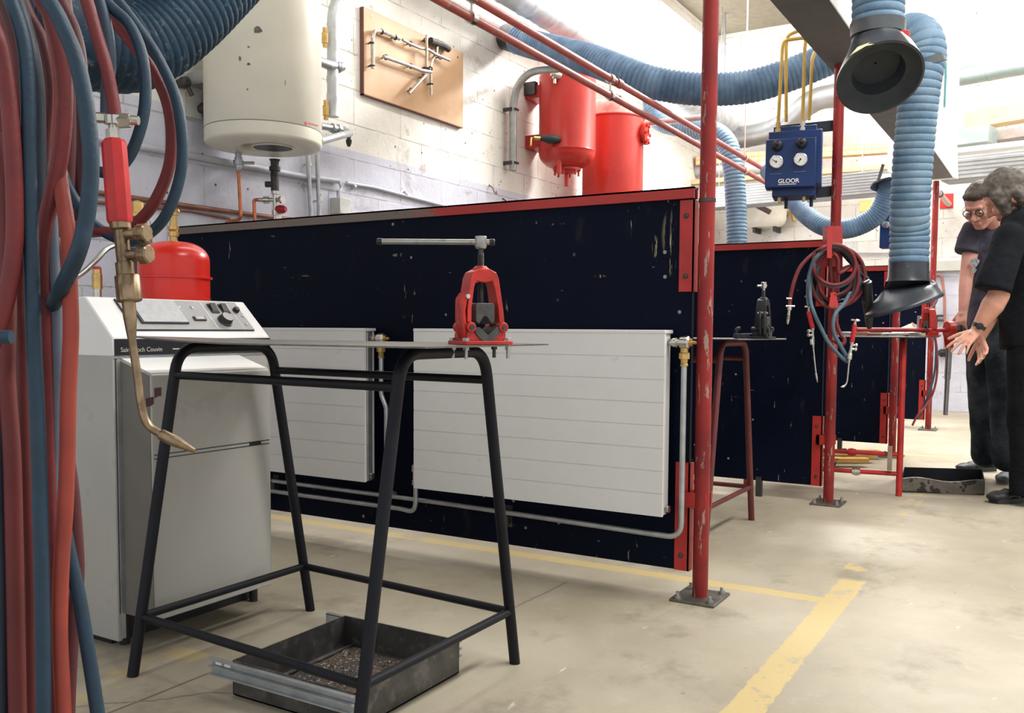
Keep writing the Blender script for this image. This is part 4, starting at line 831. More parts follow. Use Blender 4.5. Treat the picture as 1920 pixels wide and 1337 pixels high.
DUCTB = hose_mat('duct_blue', (118, 144, 164), (88, 116, 140)); DUCTD = hose_mat('duct_dark', (62, 82, 106), (40, 56, 78)); DUCTT = hose_mat('duct_teal', (20, 52, 72), (10, 32, 50)); DUCTG = hose_mat('duct_greyblue', (104, 130, 156), (72, 98, 126))
DUCTS = hose_mat('duct_steel', (142, 152, 158), (118, 130, 138))
# galvanised spiral duct along the wall
y, z = 3.42, 3.27; t = thing('spiral_duct', 'long galvanised spiral duct running high along the left wall', 'duct', (4.6, y, z))
spiral([V3(4.6, y, z), V3(11.0, y, z)], .115, .32, .004).build('tube', SPIR, t)
m = MB(); p = PD(986, 50, 6.6); m.ball(p, .05, 14, 8); m.build('end_plug', WHITE, t)
for xx in (6.2, 8.4, 10.4): m = MB(); m.box((xx, y - .01, z + .1), (xx + .03, y + .01, CZ - .005)); m.build('strap', ZINC, t, smooth=False)
# big sagging blue hose
P = [PD(968, 74, 6.9), PD(1002, 84, 6.75), PD(1050, 97, 6.5), PD(1110, 113, 6.2), PD(1165, 134, 6.0), PD(1230, 156, 5.9), PD(1310, 167, 5.85), PD(1400, 163, 5.8), PD(1480, 140, 5.75), PD(1563, 106, 5.68)]
t = thing('extraction_hose', 'thick blue ribbed extraction hose sagging across under the ceiling', 'hose', P[0]); corrug(cr(P, 10), .104, .031, .005, 24).build('hose', DUCTG, t)
m = MB(); d = (P[1] - P[0]).normalized(); m.lathe(P[0] - d * .12, d, [(0, .1), (.16, .1), (.165, .096)], 24); m.build('collar', DSTEEL, t)
# second hose coming down behind the second panel
P = [V3(8.2, 3.4, 3.2), PD(1232, 222, 8.5), PD(1290, 240, 8.2), PD(1335, 246, 8.0), PD(1362, 268, 7.9), PD(1374, 310, 7.85), PD(1379, 370, 7.85), PD(1381, 440, 7.85), PD(1381, 490, 7.85), PD(1381, 530, 7.85)]
t = thing('extraction_hose', 'light blue ribbed hose bending down behind the second black panel', 'hose', P[-1]); corrug(cr(P, 10), .09, .032, .006, 22).build('hose', DUCTB, t)
# very near dark duct at upper left
P = [PD(560, -190, 1.9), PD(440, -70, 1.85), PD(345, 25, 1.78), PD(265, 82, 1.72), PD(190, 88, 1.66), PD(110, 60, 1.6), PD(40, 10, 1.58), PD(-40, -60, 1.58)]
t = thing('extraction_hose', 'large dark teal ribbed extraction hose at the upper left, near the viewer', 'hose', P[2]); corrug(cr(P, 12), .081, .016, .0025, 32, 4, prof=.8).build('hose', DUCTT, t)
# fume hoods on arms
HOOD = mat('hood_black', (56, 60, 66), .35, .2, var=.2, vscale=9, wear=.3, wearc=(150, 150, 146), wscale=14, wthr=.66)
HOODIN = mat('hood_inside', (44, 50, 54), .7, var=.2)
def fume_hood(name, label, neck, aim, mouth_r, neck_r, length, collar, flare=(1, 1)):
    """neck = centre where hose meets hood; aim = direction of the mouth"""
    t = thing(name, label, 'fume hood', neck + aim * length)
    return t
# hood 1 high over the aisle
dm = 3.55
mc = PD(1650, 147, dm); nk = PD(1645, 72, dm + .08)
t = thing('fume_hood', 'black round fume hood facing down at the top of the picture, on a ribbed hose', 'fume hood', mc)
ax = (mc - EYE).normalized(); face = (-FWD * .62 - UP * .74 - RIGHT * .05).normalized()   # the mouth looks down and toward the viewer
ex_, ey_ = RIGHT - face * RIGHT.dot(face), None; ex_.normalize(); ey_ = face.cross(ex_)
rm = 78 / F * dm
def ring(c, n_, rx, ry, seg=40, rim=None):
    u = (RIGHT - n_ * RIGHT.dot(n_)).normalized(); v = n_.cross(u); return [c + u * rx * math.cos(2 * math.pi * k / seg) + v * ry * math.sin(2 * math.pi * k / seg) for k in range(seg)]
nd = (face * .35 - UP * .75).normalized()
m = MB(); rs = [ring(nk + UP * .05, -UP, .095, .095), ring(nk - UP * .01, nd, .098, .10), ring(nk * .72 + mc * .28, (nd + face * .5).normalized(), .112, .118), ring(nk * .35 + mc * .65, face, .14, .142), ring(mc - face * .012, face, rm, rm * 1.02), ring(mc, face, rm * 1.005, rm * 1.03), ring(mc + face * .002, face, rm * .95, rm * .97)]
m.rings(rs, cap=False); rs2 = [rs[-1], ring(mc - face * .03, face, rm * .72, rm * .74), ring(mc - face * .035, face, rm * .62, rm * .62), ring(mc - face * .09, face, .09, .09), ring(mc - face * .1, face, .004, .004)]
m.build('shell', HOOD, t, angle=50); m = MB(); m.rings(rs2, cap=False); m.build('inner_cone', HOODIN, t)
m = MB(); a_ = nk - UP * .03 - face * .0; lip = [mc - face * .006 + (ring(V3(0, 0, 0), face, rm * 1.01, rm * 1.035)[k]) for k in range(40)]
m = MB(); cc = PD(1698, 74, dm + .0); m.obox(cc, RIGHT * .016, FWD * .012, (UP * .034 - RIGHT * .008)); m.build('red_bracket', RED2, t, bevel=.003)
m = MB(); pr = [PD(1594, 104, dm - .11), PD(1608, 88, dm - .1), PD(1634, 78, dm - .1), PD(1658, 74, dm - .1), PD(1650, 80, dm - .115), PD(1624, 86, dm - .12), PD(1600, 100, dm - .12)]
m.prism(pr, FWD * .006); m.build('torn_tape', mat('tape_yellow', (214, 208, 160), .6), t, smooth=False)
h = thing('extraction_hose', 'ribbed blue hose feeding the black fume hood from the ceiling', 'hose', nk + UP * .03); P = [nk + UP * .02, nk + UP * .15 + FWD * .0, nk + UP * .35 + FWD * .02, nk + UP * .6 + FWD * .08, nk + UP * .85 + FWD * .2]
corrug(cr(P, 8), .1, .031, .006, 28, 7).build('hose', DUCTB, h)
m = MB(); m.lathe(nk + UP * .01, UP, [(0, .1025), (.05, .1045), (.052, .101)], 32); m.build('tape_band', mat('tape_grey', (92, 96, 98), .35, .4), h)
# hood 2 low over the far bench
dm = 4.45
nk = PD(1703, 520, dm)
t = thing('fume_hood', 'black slanted fume hood hanging low beside the coiled hoses, mouth tipped down', 'fume hood', PD(1690, 580, dm))
m0 = [PD(1631, 596, dm - .02), PD(1760, 553, dm + .0)]; mc = (m0[0] + m0[1]) / 2; u = (m0[1] - m0[0]); a2 = u.length / 2; u.normalize(); nn = u.cross(FWD).normalized(); 
if nn.z > 0: nn = -nn
vv = nn.cross(u)
def ell(c, ru, rv, uu=u, v_=vv): return [c + uu * ru * math.cos(2 * math.pi * k / 40) + v_ * rv * math.sin(2 * math.pi * k / 40) for k in range(40)]
uh = RIGHT; vh = FWD
m = MB(); up0 = nk + UP * .0
rs = [ell(nk + UP * .07, .092, .092, RIGHT, FWD), ell(nk, .094, .094, RIGHT, FWD), ell(nk - UP * .02, .102, .102, RIGHT, FWD), ell(nk * .5 + mc * .5 - u * .008, a2 * .8, .14), ell(mc - nn * .02, a2 * .98, .168), ell(mc - nn * .012, a2 * 1.02, .175), ell(mc, a2 * 1.02, .175), ell(mc + nn * .001, a2 * .96, .165)]
m.rings(rs, cap=False); m.build('shell', HOOD, t, angle=50); m = MB(); m.rings([rs[-1], ell(mc - nn * .06, a2 * .6, .11), ell(mc - nn * .07, .004, .004)], cap=False); m.build('inner_cone', HOODIN, t)
h = thing('extraction_hose', 'long grey-blue ribbed hose hooking over and hanging down to the low black hood', 'hose', nk)
P = [nk + UP * .03, nk + UP * .2, PD(1706, 390, dm - .05), PD(1714, 270, dm - .1), PD(1726, 160, dm - .15), PD(1736, 105, dm - .15), PD(1728, 70, dm - .12), PD(1705, 62, dm), PD(1680, 80, dm + .15), PD(1665, 110, dm + .25)]
P = cr(P, 12); corrug(P, .092, .034, .006, 28, 7).build('hose', DUCTB, h)
m = MB(); q = PD(1733, 122, dm - .15); m.lathe(q, (RIGHT * .35 - UP * .9), [(-.02, .097), (.02, .097)], 32); m.build('band', mat('tape_grey', (92, 96, 98), .35, .4), h)
# blue gas box on the second post
t = None
BLUE = mat('gas_box_blue', (10, 44, 98), .4, var=.08, vscale=6, wear=.25, wearc=(80, 120, 170), wscale=22, wthr=.68)
d0 = 4.5
wv = V3(.2, -1, 0).normalized(); bv_ = V3(1, .2, 0).normalized()
o = PD(1434, 353, d0); k = d0 / F
def Gp(x, y, z): return o + wv * (x * k / 1.0) + bv_ * y + UP * (z * k)     # x, z in photo pixels from the lower left of its face
t = thing('gas_regulator_box', 'blue GLOOR gas outlet box with two round gauges on the second red post', 'gas box', Gp(45, .05, -8))
def gb(x0, x1, y0, y1, z0, z1): return MB().hexa([Gp(x0, y0, z0), Gp(x1, y0, z0), Gp(x1, y1, z0), Gp(x0, y1, z0), Gp(x0, y0, z1), Gp(x1, y0, z1), Gp(x1, y1, z1), Gp(x0, y1, z1)])
cover = gb(0, 90, 0, .10, 0, 90); cv = cover.build('front_cover', BLUE, t, bevel=.005)
gb(4, 100, .03, .19, 6, 106).build('case', BLUE, t, bevel=.004)
gb(12, 90, .05, .22, -14, 116).build('mounting_plate', BLUE, t, bevel=.003)
gb(84, 95, .101, .104, 8, 100).build('edge_strip', ZINC, t, smooth=False)
m = MB(); m.bar(Gp(20, .225, 122), Gp(128, .225, 126), .02, .05); m.build('top_arm', mat('arm_black', (24, 30, 44), .5), t, smooth=False)
m = MB(); m.bar(Gp(20, .225, -4), Gp(128, .225, 2), .02, .05); m.build('bottom_arm', mat('arm_black', (24, 30, 44), .5), t, smooth=False)
GFACE = mat('gauge_white', (224, 226, 222), .3, var=.02)
for x in (20, 63):
    z = 47 + (x > 40) * 2; c = Gp(x, 0, z); m = MB(); m.lathe(c, -bv_, [(0, .032), (.016, .032), (.018, .029)], 32); g = m.build('gauge', NICKEL, cv)
    m = MB(); m.lathe(c - bv_ * .016, -bv_, [(0, .0285), (.003, .0285)], 32); m.build('dial', GFACE, g)
    m = MB(); dv = (-wv * .8 + UP * .5) if x < 40 else (wv * -.5 - UP * .7); m.bar(c - bv_ * .0205 - dv * .006, c - bv_ * .0205 + dv * .022, .0022, .0012, bv_); m.lathe(c - bv_ * .019, -bv_, [(0, .004), (.003, .004)], 10); m.build('needle', BLACKP, g, smooth=False)
    m = MB(); aa = []
    for i in range(9): an = math.radians(-40 + i * 32.5); rr = wv * math.cos(an) + UP * math.sin(an); q = c - bv_ * .0196; m.bar(q + rr * .022, q + rr * .026, .0016, .0008, bv_)
    m.build('graduations', BLACKP, g, smooth=False)
    m = MB(); c2 = Gp(x + 1, 0, z + 30); m.lathe(c2, -bv_, [(0, .026), (.01, .027), (.03, .023), (.034, .018), (.036, .008), (.05, .006), (.052, .003)], 16); m.build('knob', BLACKP, cv)
    m = gb(x - 12, x + 10, -.0015, 0, z - 22, z - 20.8); m.build('line', mat('faint_blue', (70, 110, 170), .5), cv, smooth=False)
text('GLOOR', 'lettering', WHITE, cv, Gp(23.5, -.001, 8), wv, UP, .0285 * 1.0, .0006, .0006); gb(24, 56, -.0012, 0, 5, 6.2).build('line', WHITE, cv, smooth=False)
YP = mat('yellow_pipe', (204, 168, 84), .4, .3, var=.12)
for (xs, zt_, xb, zb) in ((25, 216, 25, 124), (69, 210, 69, 120)): pass
def yp(pts, lab=None):
    m = MB(); m.tube(bend(pts, .055, 8), .0085, 12); return m.build('gas_pipe', YP, t)
for (x0, z0, x1, z1, yy) in ((27, 118, 75, 205, .02), (72, 120, 80, 200, .02)): pass
def gp2(px, py, y): # point on a plane parallel to the box face
    q = Gp(0, y, 0); d = ray(px, py); return EYE + d * ((q - EYE).dot(bv_) / d.dot(bv_))
yp([gp2(1459, 232, .06), gp2(1467, 92, .06), gp2(1470, 76, .06), gp2(1512, 70, .06), gp2(1509, 90, .06), gp2(1505, 225, .06)])
yp([gp2(1474, 228, .14), gp2(1474, 90, .14), gp2(1476, 66, .14), gp2(1497, 58, .14), gp2(1535, 40, .16)])
yp([gp2(1517, 225, .14), gp2(1523, 112, .14), gp2(1526, 100, .16), gp2(1548, 86, .25)])
for (px, py) in ((1459, 238), (1505, 236)):
    m = MB(); q = gp2(px, py, .06); m.lathe(q - UP * .04, UP, [(0, .014), (.012, .014), (.013, .018), (.03, .018), (.031, .013), (.06, .012)], 10); m.build('brass_nut', BRASS if px < 1480 else NICKEL, t)
for (x, z) in ((25, -2), (69, 0)): m = MB(); q = Gp(x, .08, z); m.lathe(q, -UP, [(0, .014), (.015, .014), (.016, .01), (.06, .009)], 10); m.build('outlet', BRASS, t)
for (x, z) in ((36, -4), (82, -2)): m = MB(); q = Gp(x, .14, z); m.cyl(q, q - UP * .075, .009, seg=10); m.build('outlet_stub', BLACKP, t)
# ---------------------------------------------------------------- welding hoses and torches
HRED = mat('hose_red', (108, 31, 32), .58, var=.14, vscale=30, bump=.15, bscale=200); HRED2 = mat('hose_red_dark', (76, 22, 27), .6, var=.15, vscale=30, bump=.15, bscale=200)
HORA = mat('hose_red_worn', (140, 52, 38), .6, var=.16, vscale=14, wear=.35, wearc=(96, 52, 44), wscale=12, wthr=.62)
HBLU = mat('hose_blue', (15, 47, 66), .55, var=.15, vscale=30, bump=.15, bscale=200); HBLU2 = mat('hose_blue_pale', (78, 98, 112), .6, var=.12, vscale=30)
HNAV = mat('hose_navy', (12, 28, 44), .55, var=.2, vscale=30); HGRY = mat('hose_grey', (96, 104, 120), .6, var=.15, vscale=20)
TRED = mat('torch_handle_red', (190, 32, 34), .4, var=.1, vscale=40); TBR = mat('torch_brass', (140, 120, 94), .36, .85, var=.28, vscale=60, wear=.4, wearc=(96, 72, 54), wscale=50, wthr=.56)
def torch(name, label, d, top, hp0, hp1, body, nut, tip, vdir, k=1.0, group=None, brass=TBR, seg=8, tw=0, dtip=None):
    """hose-end clamp at top, red grip hp0-hp1, body down to nut, bent tube along tip (photo pixels at distance d)"""
    P = lambda q: PD(q[0], q[1], d)
    t = thing(name, label, 'torch', P(tip[-1]), 0, group); mm = .001 * k
    a, b = P(hp0), P(hp1); ax = (b - a).normalized(); L = (b - a).length
    m = MB(); m.lathe(a, ax, [(0, 9.5 * mm), (3 * mm, 11.8 * mm), (L - 3 * mm, 12.2 * mm), (L, 11 * mm)], seg); m.build('handle', TRED, t, angle=25)
    c = P(top); m = MB(); m.cyl(c, a, 5 * mm, seg=12); m.lathe(a - ax * 10 * mm, ax, [(0, 7 * mm), (10 * mm, 7 * mm)], 6); m.build('hose_tails', NICKEL, t)
    m = MB(); m.lathe(c - UP * .004 * k, UP, [(0, 9 * mm), (8 * mm, 9.5 * mm)], 12); m.cyl(c - RIGHT * 22 * mm + UP * .003 * k, c + RIGHT * 24 * mm, 5.5 * mm, 4.5 * mm, 10); m.lathe(c + RIGHT * 4 * mm, RIGHT, [(0, 8 * mm), (12 * mm, 7 * mm)], 6); m.build('clamp', NICKEL, t)
    e, n = P(body), P(nut); bx = (n - b).normalized(); m = MB(); Lb = (e - b).length
    m.lathe(b, bx, [(0, 10 * mm), (6 * mm, 10 * mm), (8 * mm, 7 * mm), (Lb * .75, 7 * mm), (Lb * .76, 8.6 * mm), (Lb, 8.6 * mm)], 14); m.build('body', brass, t)
    m = MB(); Ln = (n - e).length; x_, y_ = frame_of(bx); pr = []
    rs = []
    for h, s_ in ((0, 10.4), (.0015 * k, 11.4), (Ln - .0015 * k, 11.6), (Ln, 10)):
        rs.append([e + bx * h + (x_ * math.cos(2 * math.pi * q / 40) + y_ * math.sin(2 * math.pi * q / 40)) * (s_ + (.45 if q % 2 else 0)) * mm for q in range(40)])
    m.rings(rs); m.build('mixer_nut', brass, t)
    Q = [P(q) for q in tip[:-1]]; m = MB(); Q = cr([n] + Q, 8); nn = len(Q); m.tube(Q, [(6.4 if i < nn * .2 else 6.4 - 2.4 * min(1, (i - nn * .2) / (nn * .12))) * mm if i > 0 else 6.4 * mm for i in range(nn)], 12); m.build('nozzle_tube', brass, t)
    q0 = Q[-1]; q1 = P(tip[-1]); nx = (q1 - q0).normalized(); Lt = (q1 - q0).length; m = MB(); m.lathe(q0 - nx * .002, nx, [(0, 4.5 * mm), (.002 * k, 5.6 * mm), (Lt * .45, 5.6 * mm), (Lt * .97, 2.4 * mm), (Lt, 1.2 * mm)], 14); m.build('tip', brass, t)
    for f in vdir[1]:
        o = b + bx * Lb * f; v = (RIGHT * vdir[0] - FWD * .25 + UP * .03).normalized()
        m = MB(); m.cyl(o, o + v * 17 * mm, 5.4 * mm, seg=12); m.lathe(o + v * 16 * mm, v, [(0, 4 * mm), (5 * mm, 4 * mm)], 10); vm = m.build('valve_stem', brass, t)
        m = MB(); x_, y_ = frame_of(v); rs = []
        for h, s_ in ((0, 8), (.001 * k, 9.4), (9.5 * mm, 9.4), (11 * mm, 8)): rs.append([o + v * (19 * mm + h) + (x_ * math.cos(2 * math.pi * q / 24) + y_ * math.sin(2 * math.pi * q / 24)) * (s_ - (.9 if q % 4 == 0 else 0)) * mm for q in range(24)])
        m.rings(rs); m.build('valve_knob', brass, vm)
    return t
def hose(name, label, strands, m_, r=.008, group=None, n=8, cat='hose', base=None):
    b = MB(); seg = 12
    for pts in strands: b.tube(cr(pts, n), r, seg)
    o = b.build(name, m_); tag(o, label, cat, group); return o
# coil on the second post
d = 4.42
def C3(cx, cy, dd=0.0): return PD(1460 + cx / 4.177, 440 + cy / 4.177, d + dd)
def loop(cx, cy, rx, ry, a0, a1, n=18, dd=0, drift=(0, 0), ddr=0):
    out = []
    for i in range(n + 1):
        f = i / n; a = math.radians(a0 + (a1 - a0) * f); out.append(C3(cx + drift[0] * f + rx * math.cos(a), cy + drift[1] * f - ry * math.sin(a), dd + ddr * f))
    return out
red = [C3(88, 585, -.02), C3(92, 500), C3(118, 380), C3(160, 270), C3(220, 195), C3(285, 140)] + loop(430, 240, 168, 160, 130, -215, 18, -.04, (8, -10), .03) + loop(445, 330, 185, 240, 160, -190, 18, .0, (-10, 10), .04) + loop(480, 330, 190, 225, 150, -170, 16, .03, (10, -5), .03) + loop(430, 300, 165, 180, 170, -100, 14, .07) + [C3(460, 420, .06), C3(430, 330, .03), C3(500, 270, .02), C3(560, 250, .0), C3(470, 300, -.02), C3(465, 200, -.03), C3(430, 150, -.02), C3(400, 180, .02), C3(440, 620, .03), C3(480, 770, .02), C3(515, 820, .01), C3(505, 855, 0), C3(470, 850, 0), C3(430, 830, .02)]
hose('gas_hose', 'red welding hose coiled over the hook of the second post', [red], HRED, .0092, 'welding hoses on the second post')
blu = [C3(235, 560, -.02), C3(228, 470), C3(236, 330, 0), C3(270, 220, -.02)] + loop(440, 250, 160, 158, 150, -215, 18, -.03, (-5, 0), .03) + loop(425, 335, 180, 235, 170, -190, 18, .02, (8, 5), .04) + loop(470, 330, 170, 215, 175, -50, 16, .06, (0, 5)) + [C3(560, 460, .05), C3(510, 545, -.0), C3(450, 610, -.04), C3(425, 700, -.05), C3(440, 790, -.05), C3(490, 880, -.05), C3(535, 960, -.04), C3(548, 985, -.03), C3(530, 990, -.04), C3(470, 940, -.05), C3(390, 845, -.05), C3(340, 750, -.05), C3(280, 620, -.05), C3(250, 520, -.03), C3(245, 380, .0), C3(262, 300, .02)]
hose('gas_hose', 'blue-grey welding hose coiled over the hook of the second post, trailing to the right torch', [blu], HBLU2, .0092, 'welding hoses on the second post')
drk = loop(460, 320, 215, 225, 120, -230, 18, .06, (0, 12), .02) + [C3(300, 470, .06), C3(420, 560, .05)] + loop(500, 330, 180, 190, -100, 90, 8, .06) + [C3(640, 300, .05), C3(700, 355, .04), C3(690, 440, .05), C3(665, 540, .06)]
hose('gas_hose', 'dark navy hose at the back of the coil on the second post', [drk], HNAV, .0092, 'welding hoses on the second post')
t = thing('hose_hook', 'red flat steel hook bolted to the second post, carrying the hoses', 'hook', PD(1556, 480, 4.5))
m = MB(); q0, q1 = PD(1565, 424, 4.50), PD(1565, 500, 4.50); m.obox((q0 + q1) / 2, RIGHT * .038, FWD * .003, (q1 - q0) / 2); m.obox((q0 + q1) / 2 - RIGHT * .036 + FWD * .03, RIGHT * .003, FWD * .03, (q1 - q0) / 2); m.obox((q0 + q1) / 2 + RIGHT * .036 + FWD * .03, RIGHT * .003, FWD * .03, (q1 - q0) / 2); m.build('strap', RED2, t, smooth=False)
m = MB(); m.bar(PD(1556, 478, 4.5), PD(1556, 478, 4.26), .03, .006); m.bar(PD(1555, 484, 4.26), PD(1555, 428, 4.26), .022, .005, FWD); m.build('arm', RED2, t, smooth=False)
m = MB(); m.bar(PD(1563, 552, 4.6), PD(1563, 552, 4.27), .03, .006); m.hexa([PD(1555 + x, y, dd) for y, w_ in ((575, 1), (548, .55)) for x, dd in ((8 - 9 * w_, 4.27), (8 + 9 * w_, 4.27), (8 + 9 * w_, 4.275), (8 - 9 * w_, 4.275))]); m.build('lower_arm', RED2, t, smooth=False)
def c3(cx, cy): return (1460 + cx / 4.177, 440 + cy / 4.177)
torch('welding_torch', 'small torch with a red grip, hanging left of the second post', 4.40, c3(236, 568), c3(233, 602), c3(266, 735), c3(262, 820), c3(268, 862), [c3(272, 890), c3(282, 1000), c3(292, 1090), c3(304, 1160)], (-1, (.25, .62)), .92, 'small torches at the second post', NICKEL)
torch('welding_torch', 'small torch with a red grip right of the second post, nozzle bent left', 4.36, c3(600, 672), c3(596, 702), c3(573, 845), c3(560, 930), c3(552, 978), [c3(550, 1000), c3(542, 1090), c3(532, 1160), c3(512, 1188), c3(482, 1194)], (1, (.25, .62)), .92, 'small torches at the second post', NICKEL)
t = thing('hose_nozzle', 'bare nickel hose end hanging at the far left of the coil', 'fitting', C3(76, 650)); m = MB(); a = C3(88, 560, -.02); m.lathe(a, C3(76, 650, -.02) - a, [(0, .011), (.02, .011), (.022, .007), (.04, .007), (.042, .009), (.05, .006), (.052, .009), (.06, .006), (.062, .009), (.07, .006), (.072, .008), (.088, .004)], 12); m.cyl(a - RIGHT * .02, a + RIGHT * .022, .005, seg=8); m.cyl(C3(60, 500, -.02), C3(100, 500, -.02), .005, seg=8); m.build('nozzle', NICKEL, t)
t = thing('pencil_holder', 'dark pouch-like torch holder behind the coiled hoses, white rim', 'holder', C3(690, 500)); m = MB(); m.lathe(C3(690, 370, .02), C3(705, 640, .1) - C3(690, 370, .02), [(0, .024), (.12, .026), (.24, .016), (.25, .01)], 16); m.build('sleeve', BLACKP, t)
m = MB(); m.bar(C3(668, 372, -.02), C3(708, 350, -.02), .012, .004); m.build('rim', WHITE, t, smooth=False)
# ---------------------------------------------------------------- second stand with the black vise
BRN = mat('stand_oxide', (92, 34, 34), .45, var=.25, vscale=9)
def u_stand(label, corners, m_, dx, ztop, r=.0142, zb=(.146,), zt=.755, u2=None, bars=None, name='tube_stand', group=None):
    """corners: near-left, near-right feet of one U frame and the same for the other one"""
    t = thing(name, label, 'stand', sum((Vector(c) for c in corners), V3(0, 0, 0)) / 4, 0, group); tops = {}
    for (a, b) in ((corners[0], corners[1]), (corners[2], corners[3])):
        a, b = Vector(a), Vector(b); dv = (b - a).normalized(); A, B_ = a + dv * dx + UP * ztop, b - dv * dx + UP * ztop
        p = bend([a, A, B_, b], .075, 8); h = len(p) // 2
        for q in (p[:h + 1], p[h:]): m = MB(); m.tube(q, r, 14); m.build('leg', m_, t)
    def at(i, z): a, b = (0, 1) if i < 2 else (2, 3); dv = (Vector(corners[b]) - Vector(corners[a])).normalized() * dx * z / ztop; return Vector(corners[i]) + UP * z + dv * (1 if i in (0, 2) else -1)
    for z in zb + (zt,):
        for (i, j) in bars or (((0, 2), (1, 3)) if z == zt else ((0, 2), (1, 3), (0, 1), (2, 3))):
            m = MB(); m.tube([at(i, z), at(j, z)], r * .74, 10); m.build('stretcher', m_, t)
    return t
u_stand('dark red tubular stand behind the first red post', ((3.55, 1.97, 0), (4.19, 1.97, 0), (3.53, 1.20, 0), (4.185, 1.20, 0)), BRN, .155, .826, zb=(.16,))
m = MB(); q = [PZ(1472, 627, .8405), None]; m.prism([V3(3.60, 1.10, .841), V3(4.03, 1.02, .841), V3(4.33, 1.10, .841), V3(4.34, 1.95, .841), V3(3.60, 1.95, .841)], (0, 0, .004)); tag(m.build('steel_plate', PLATE, smooth=False), 'bare steel plate on the dark red stand, under the small black vise', 'plate')
VBLK = mat('vise_black', (34, 34, 38), .42, .2, var=.3, vscale=40)
q_ = PD(1430, 628, 3.92); q_.z = .845
vise(tuple(q_), R(62), 'black pipe vise on the plate behind the first red post', VBLK, 1.0, handle=False, bolts=False)
vz_ = q_
t = thing('vise_base_arm', 'long black casting with a hooked end lying beside the black vise', 'casting', PD(1400, 628, 3.9)); m = MB(); W2 = RIGHT; o = PD(1377, 629, 3.93); o.z = .845
m.obox(o + RIGHT * .055 + UP * .011 , RIGHT * .055, FWD * .022, UP * .011); m.tube(bend([o + RIGHT * .008, o + RIGHT * .008 + UP * .042, o + RIGHT * .026 + UP * .044], .012), .008, 10); m.build('casting', VBLK, t, bevel=.003)
m = MB(); h0 = vz_ + UP * .2; m.lathe(h0, UP, [(0, .006), (.015, .0065), (.016, .012), (.04, .012), (.042, .009)], 14); m.cyl(h0 + UP * .026 - RIGHT * .028, h0 + UP * .026 + RIGHT * .012, .0055, seg=10)
hb = m.build('screw_knob', NICKEL); tag(hb, 'nickel screw head on top of the black vise', 'screw')
# ---------------------------------------------------------------- third bench in the aisle: red pipe stand, plate, vise, threading tool
BENCH = mat('bench_red', (176, 40, 36), .42, wear=.4, wearc=(120, 84, 76), wscale=24, wthr=.64, var=.18)
f0 = V3(5.23, .71, 0); dirx = V3(1, .1363, 0).normalized(); diry = V3(-.1363, 1, 0).normalized()
cs = (f0 + diry * .8, f0 + diry * .8 + dirx * .62, f0, f0 + dirx * .62)
t = u_stand('bright red pipe bench stand in the aisle beside the men', cs, BENCH, .03, .828, r=.0165, zb=(.118,), zt=.222, bars=((0, 2),))
for z, f in ((.118, .27), (.222, .3)): m = MB(); q = f0 + UP * z + diry * .8 * f; m.lathe(q - diry * .02, diry, [(0, .019), (.012, .019), (.013, .022), (.03, .022), (.031, .019), (.042, .019)], 10); m.build('coupling', NICKEL if z < .2 else BENCH, t)
m = MB(); q = f0 + UP * .2 + diry * .05; m.obox(q, diry * .012, dirx * .02, UP * .065); m.build('wood_block', mat('wood_block', (150, 128, 112), .7, var=.15), t, smooth=False)
zb3 = .846
m = MB(); m.prism([V3(5.16, .655, zb3), V3(5.92, .61, zb3), V3(5.97, 1.5, zb3), V3(5.2, 1.53, zb3)], (0, 0, .006)); tag(m.build('steel_plate', PLATE, smooth=False), 'steel bench plate on the bright red pipe stand, covered with tools', 'plate')
zt3 = zb3 + .006
def onbench(px, py=None, d=None, dz=0):
    q = PD(px, 625, d); q.z = zt3 + dz; return q
vz3 = onbench(1741, d=5.32)
vise(tuple(vz3), R(-78), 'red pipe vise at the end of the bright red bench, holding a red pipe', VRED, .95, handle=False, bolts=False)
hz_ = zt3 + .037
pa, pb = PD(1606, 612, 5.32), PD(1793, 612, 5.32); pa.z = pb.z = hz_ 
m = MB(); m.cyl(pa, pb, .0125, seg=16); tag(m.build('steel_pipe', mat('pipe_bordeaux', (150, 44, 46), .45, var=.2)), 'long dark red pipe held level in the bench vise', 'pipe')
t = thing('ratchet_threader', 'red ratchet pipe threader with a hanging grey handle at the end of the pipe', 'tool', PD(1778, 770, 5.32)); c = PD(1781, 612, 5.32); c.z = hz_; px_ = (pb - pa).normalized()
m = MB(); m.lathe(c - px_ * .021, px_, [(0, .03), (.001, .05), (.004, .053), (.038, .053), (.041, .05), (.042, .03)], 28); m.hexa([c + UP * z + px_ * x + px_.cross(UP) * y for z, s_ in ((-.1, .62), (-.01, 1)) for x, y in ((-.02 * s_, -.042 * s_), (.02 * s_, -.042 * s_), (.02 * s_, .042 * s_), (-.02 * s_, .042 * s_))]); m.build('head', VRED, t, bevel=.003)
m = MB(); m.lathe(c + px_ * .022, px_, [(0, .04), (.02, .042), (.022, .034), (.03, .034), (.032, .042), (.05, .04), (.052, .024), (.06, .022)], 8); m.build('die_chuck', DSTEEL, t)
m = MB(); m.lathe(c - UP * .095, -UP + RIGHT * -.02, [(0, .0175), (.19, .0165), (.192, .0135), (.4, .0125), (.402, .008)], 16); m.build('handle', STEEL, t)
CLOTH = mat('rag_white', (228, 216, 202), .85, var=.08, vscale=20, bump=.3)
random.seed(3); m = MB(); c = onbench(1703, d=5.55); n = 14; rs = []
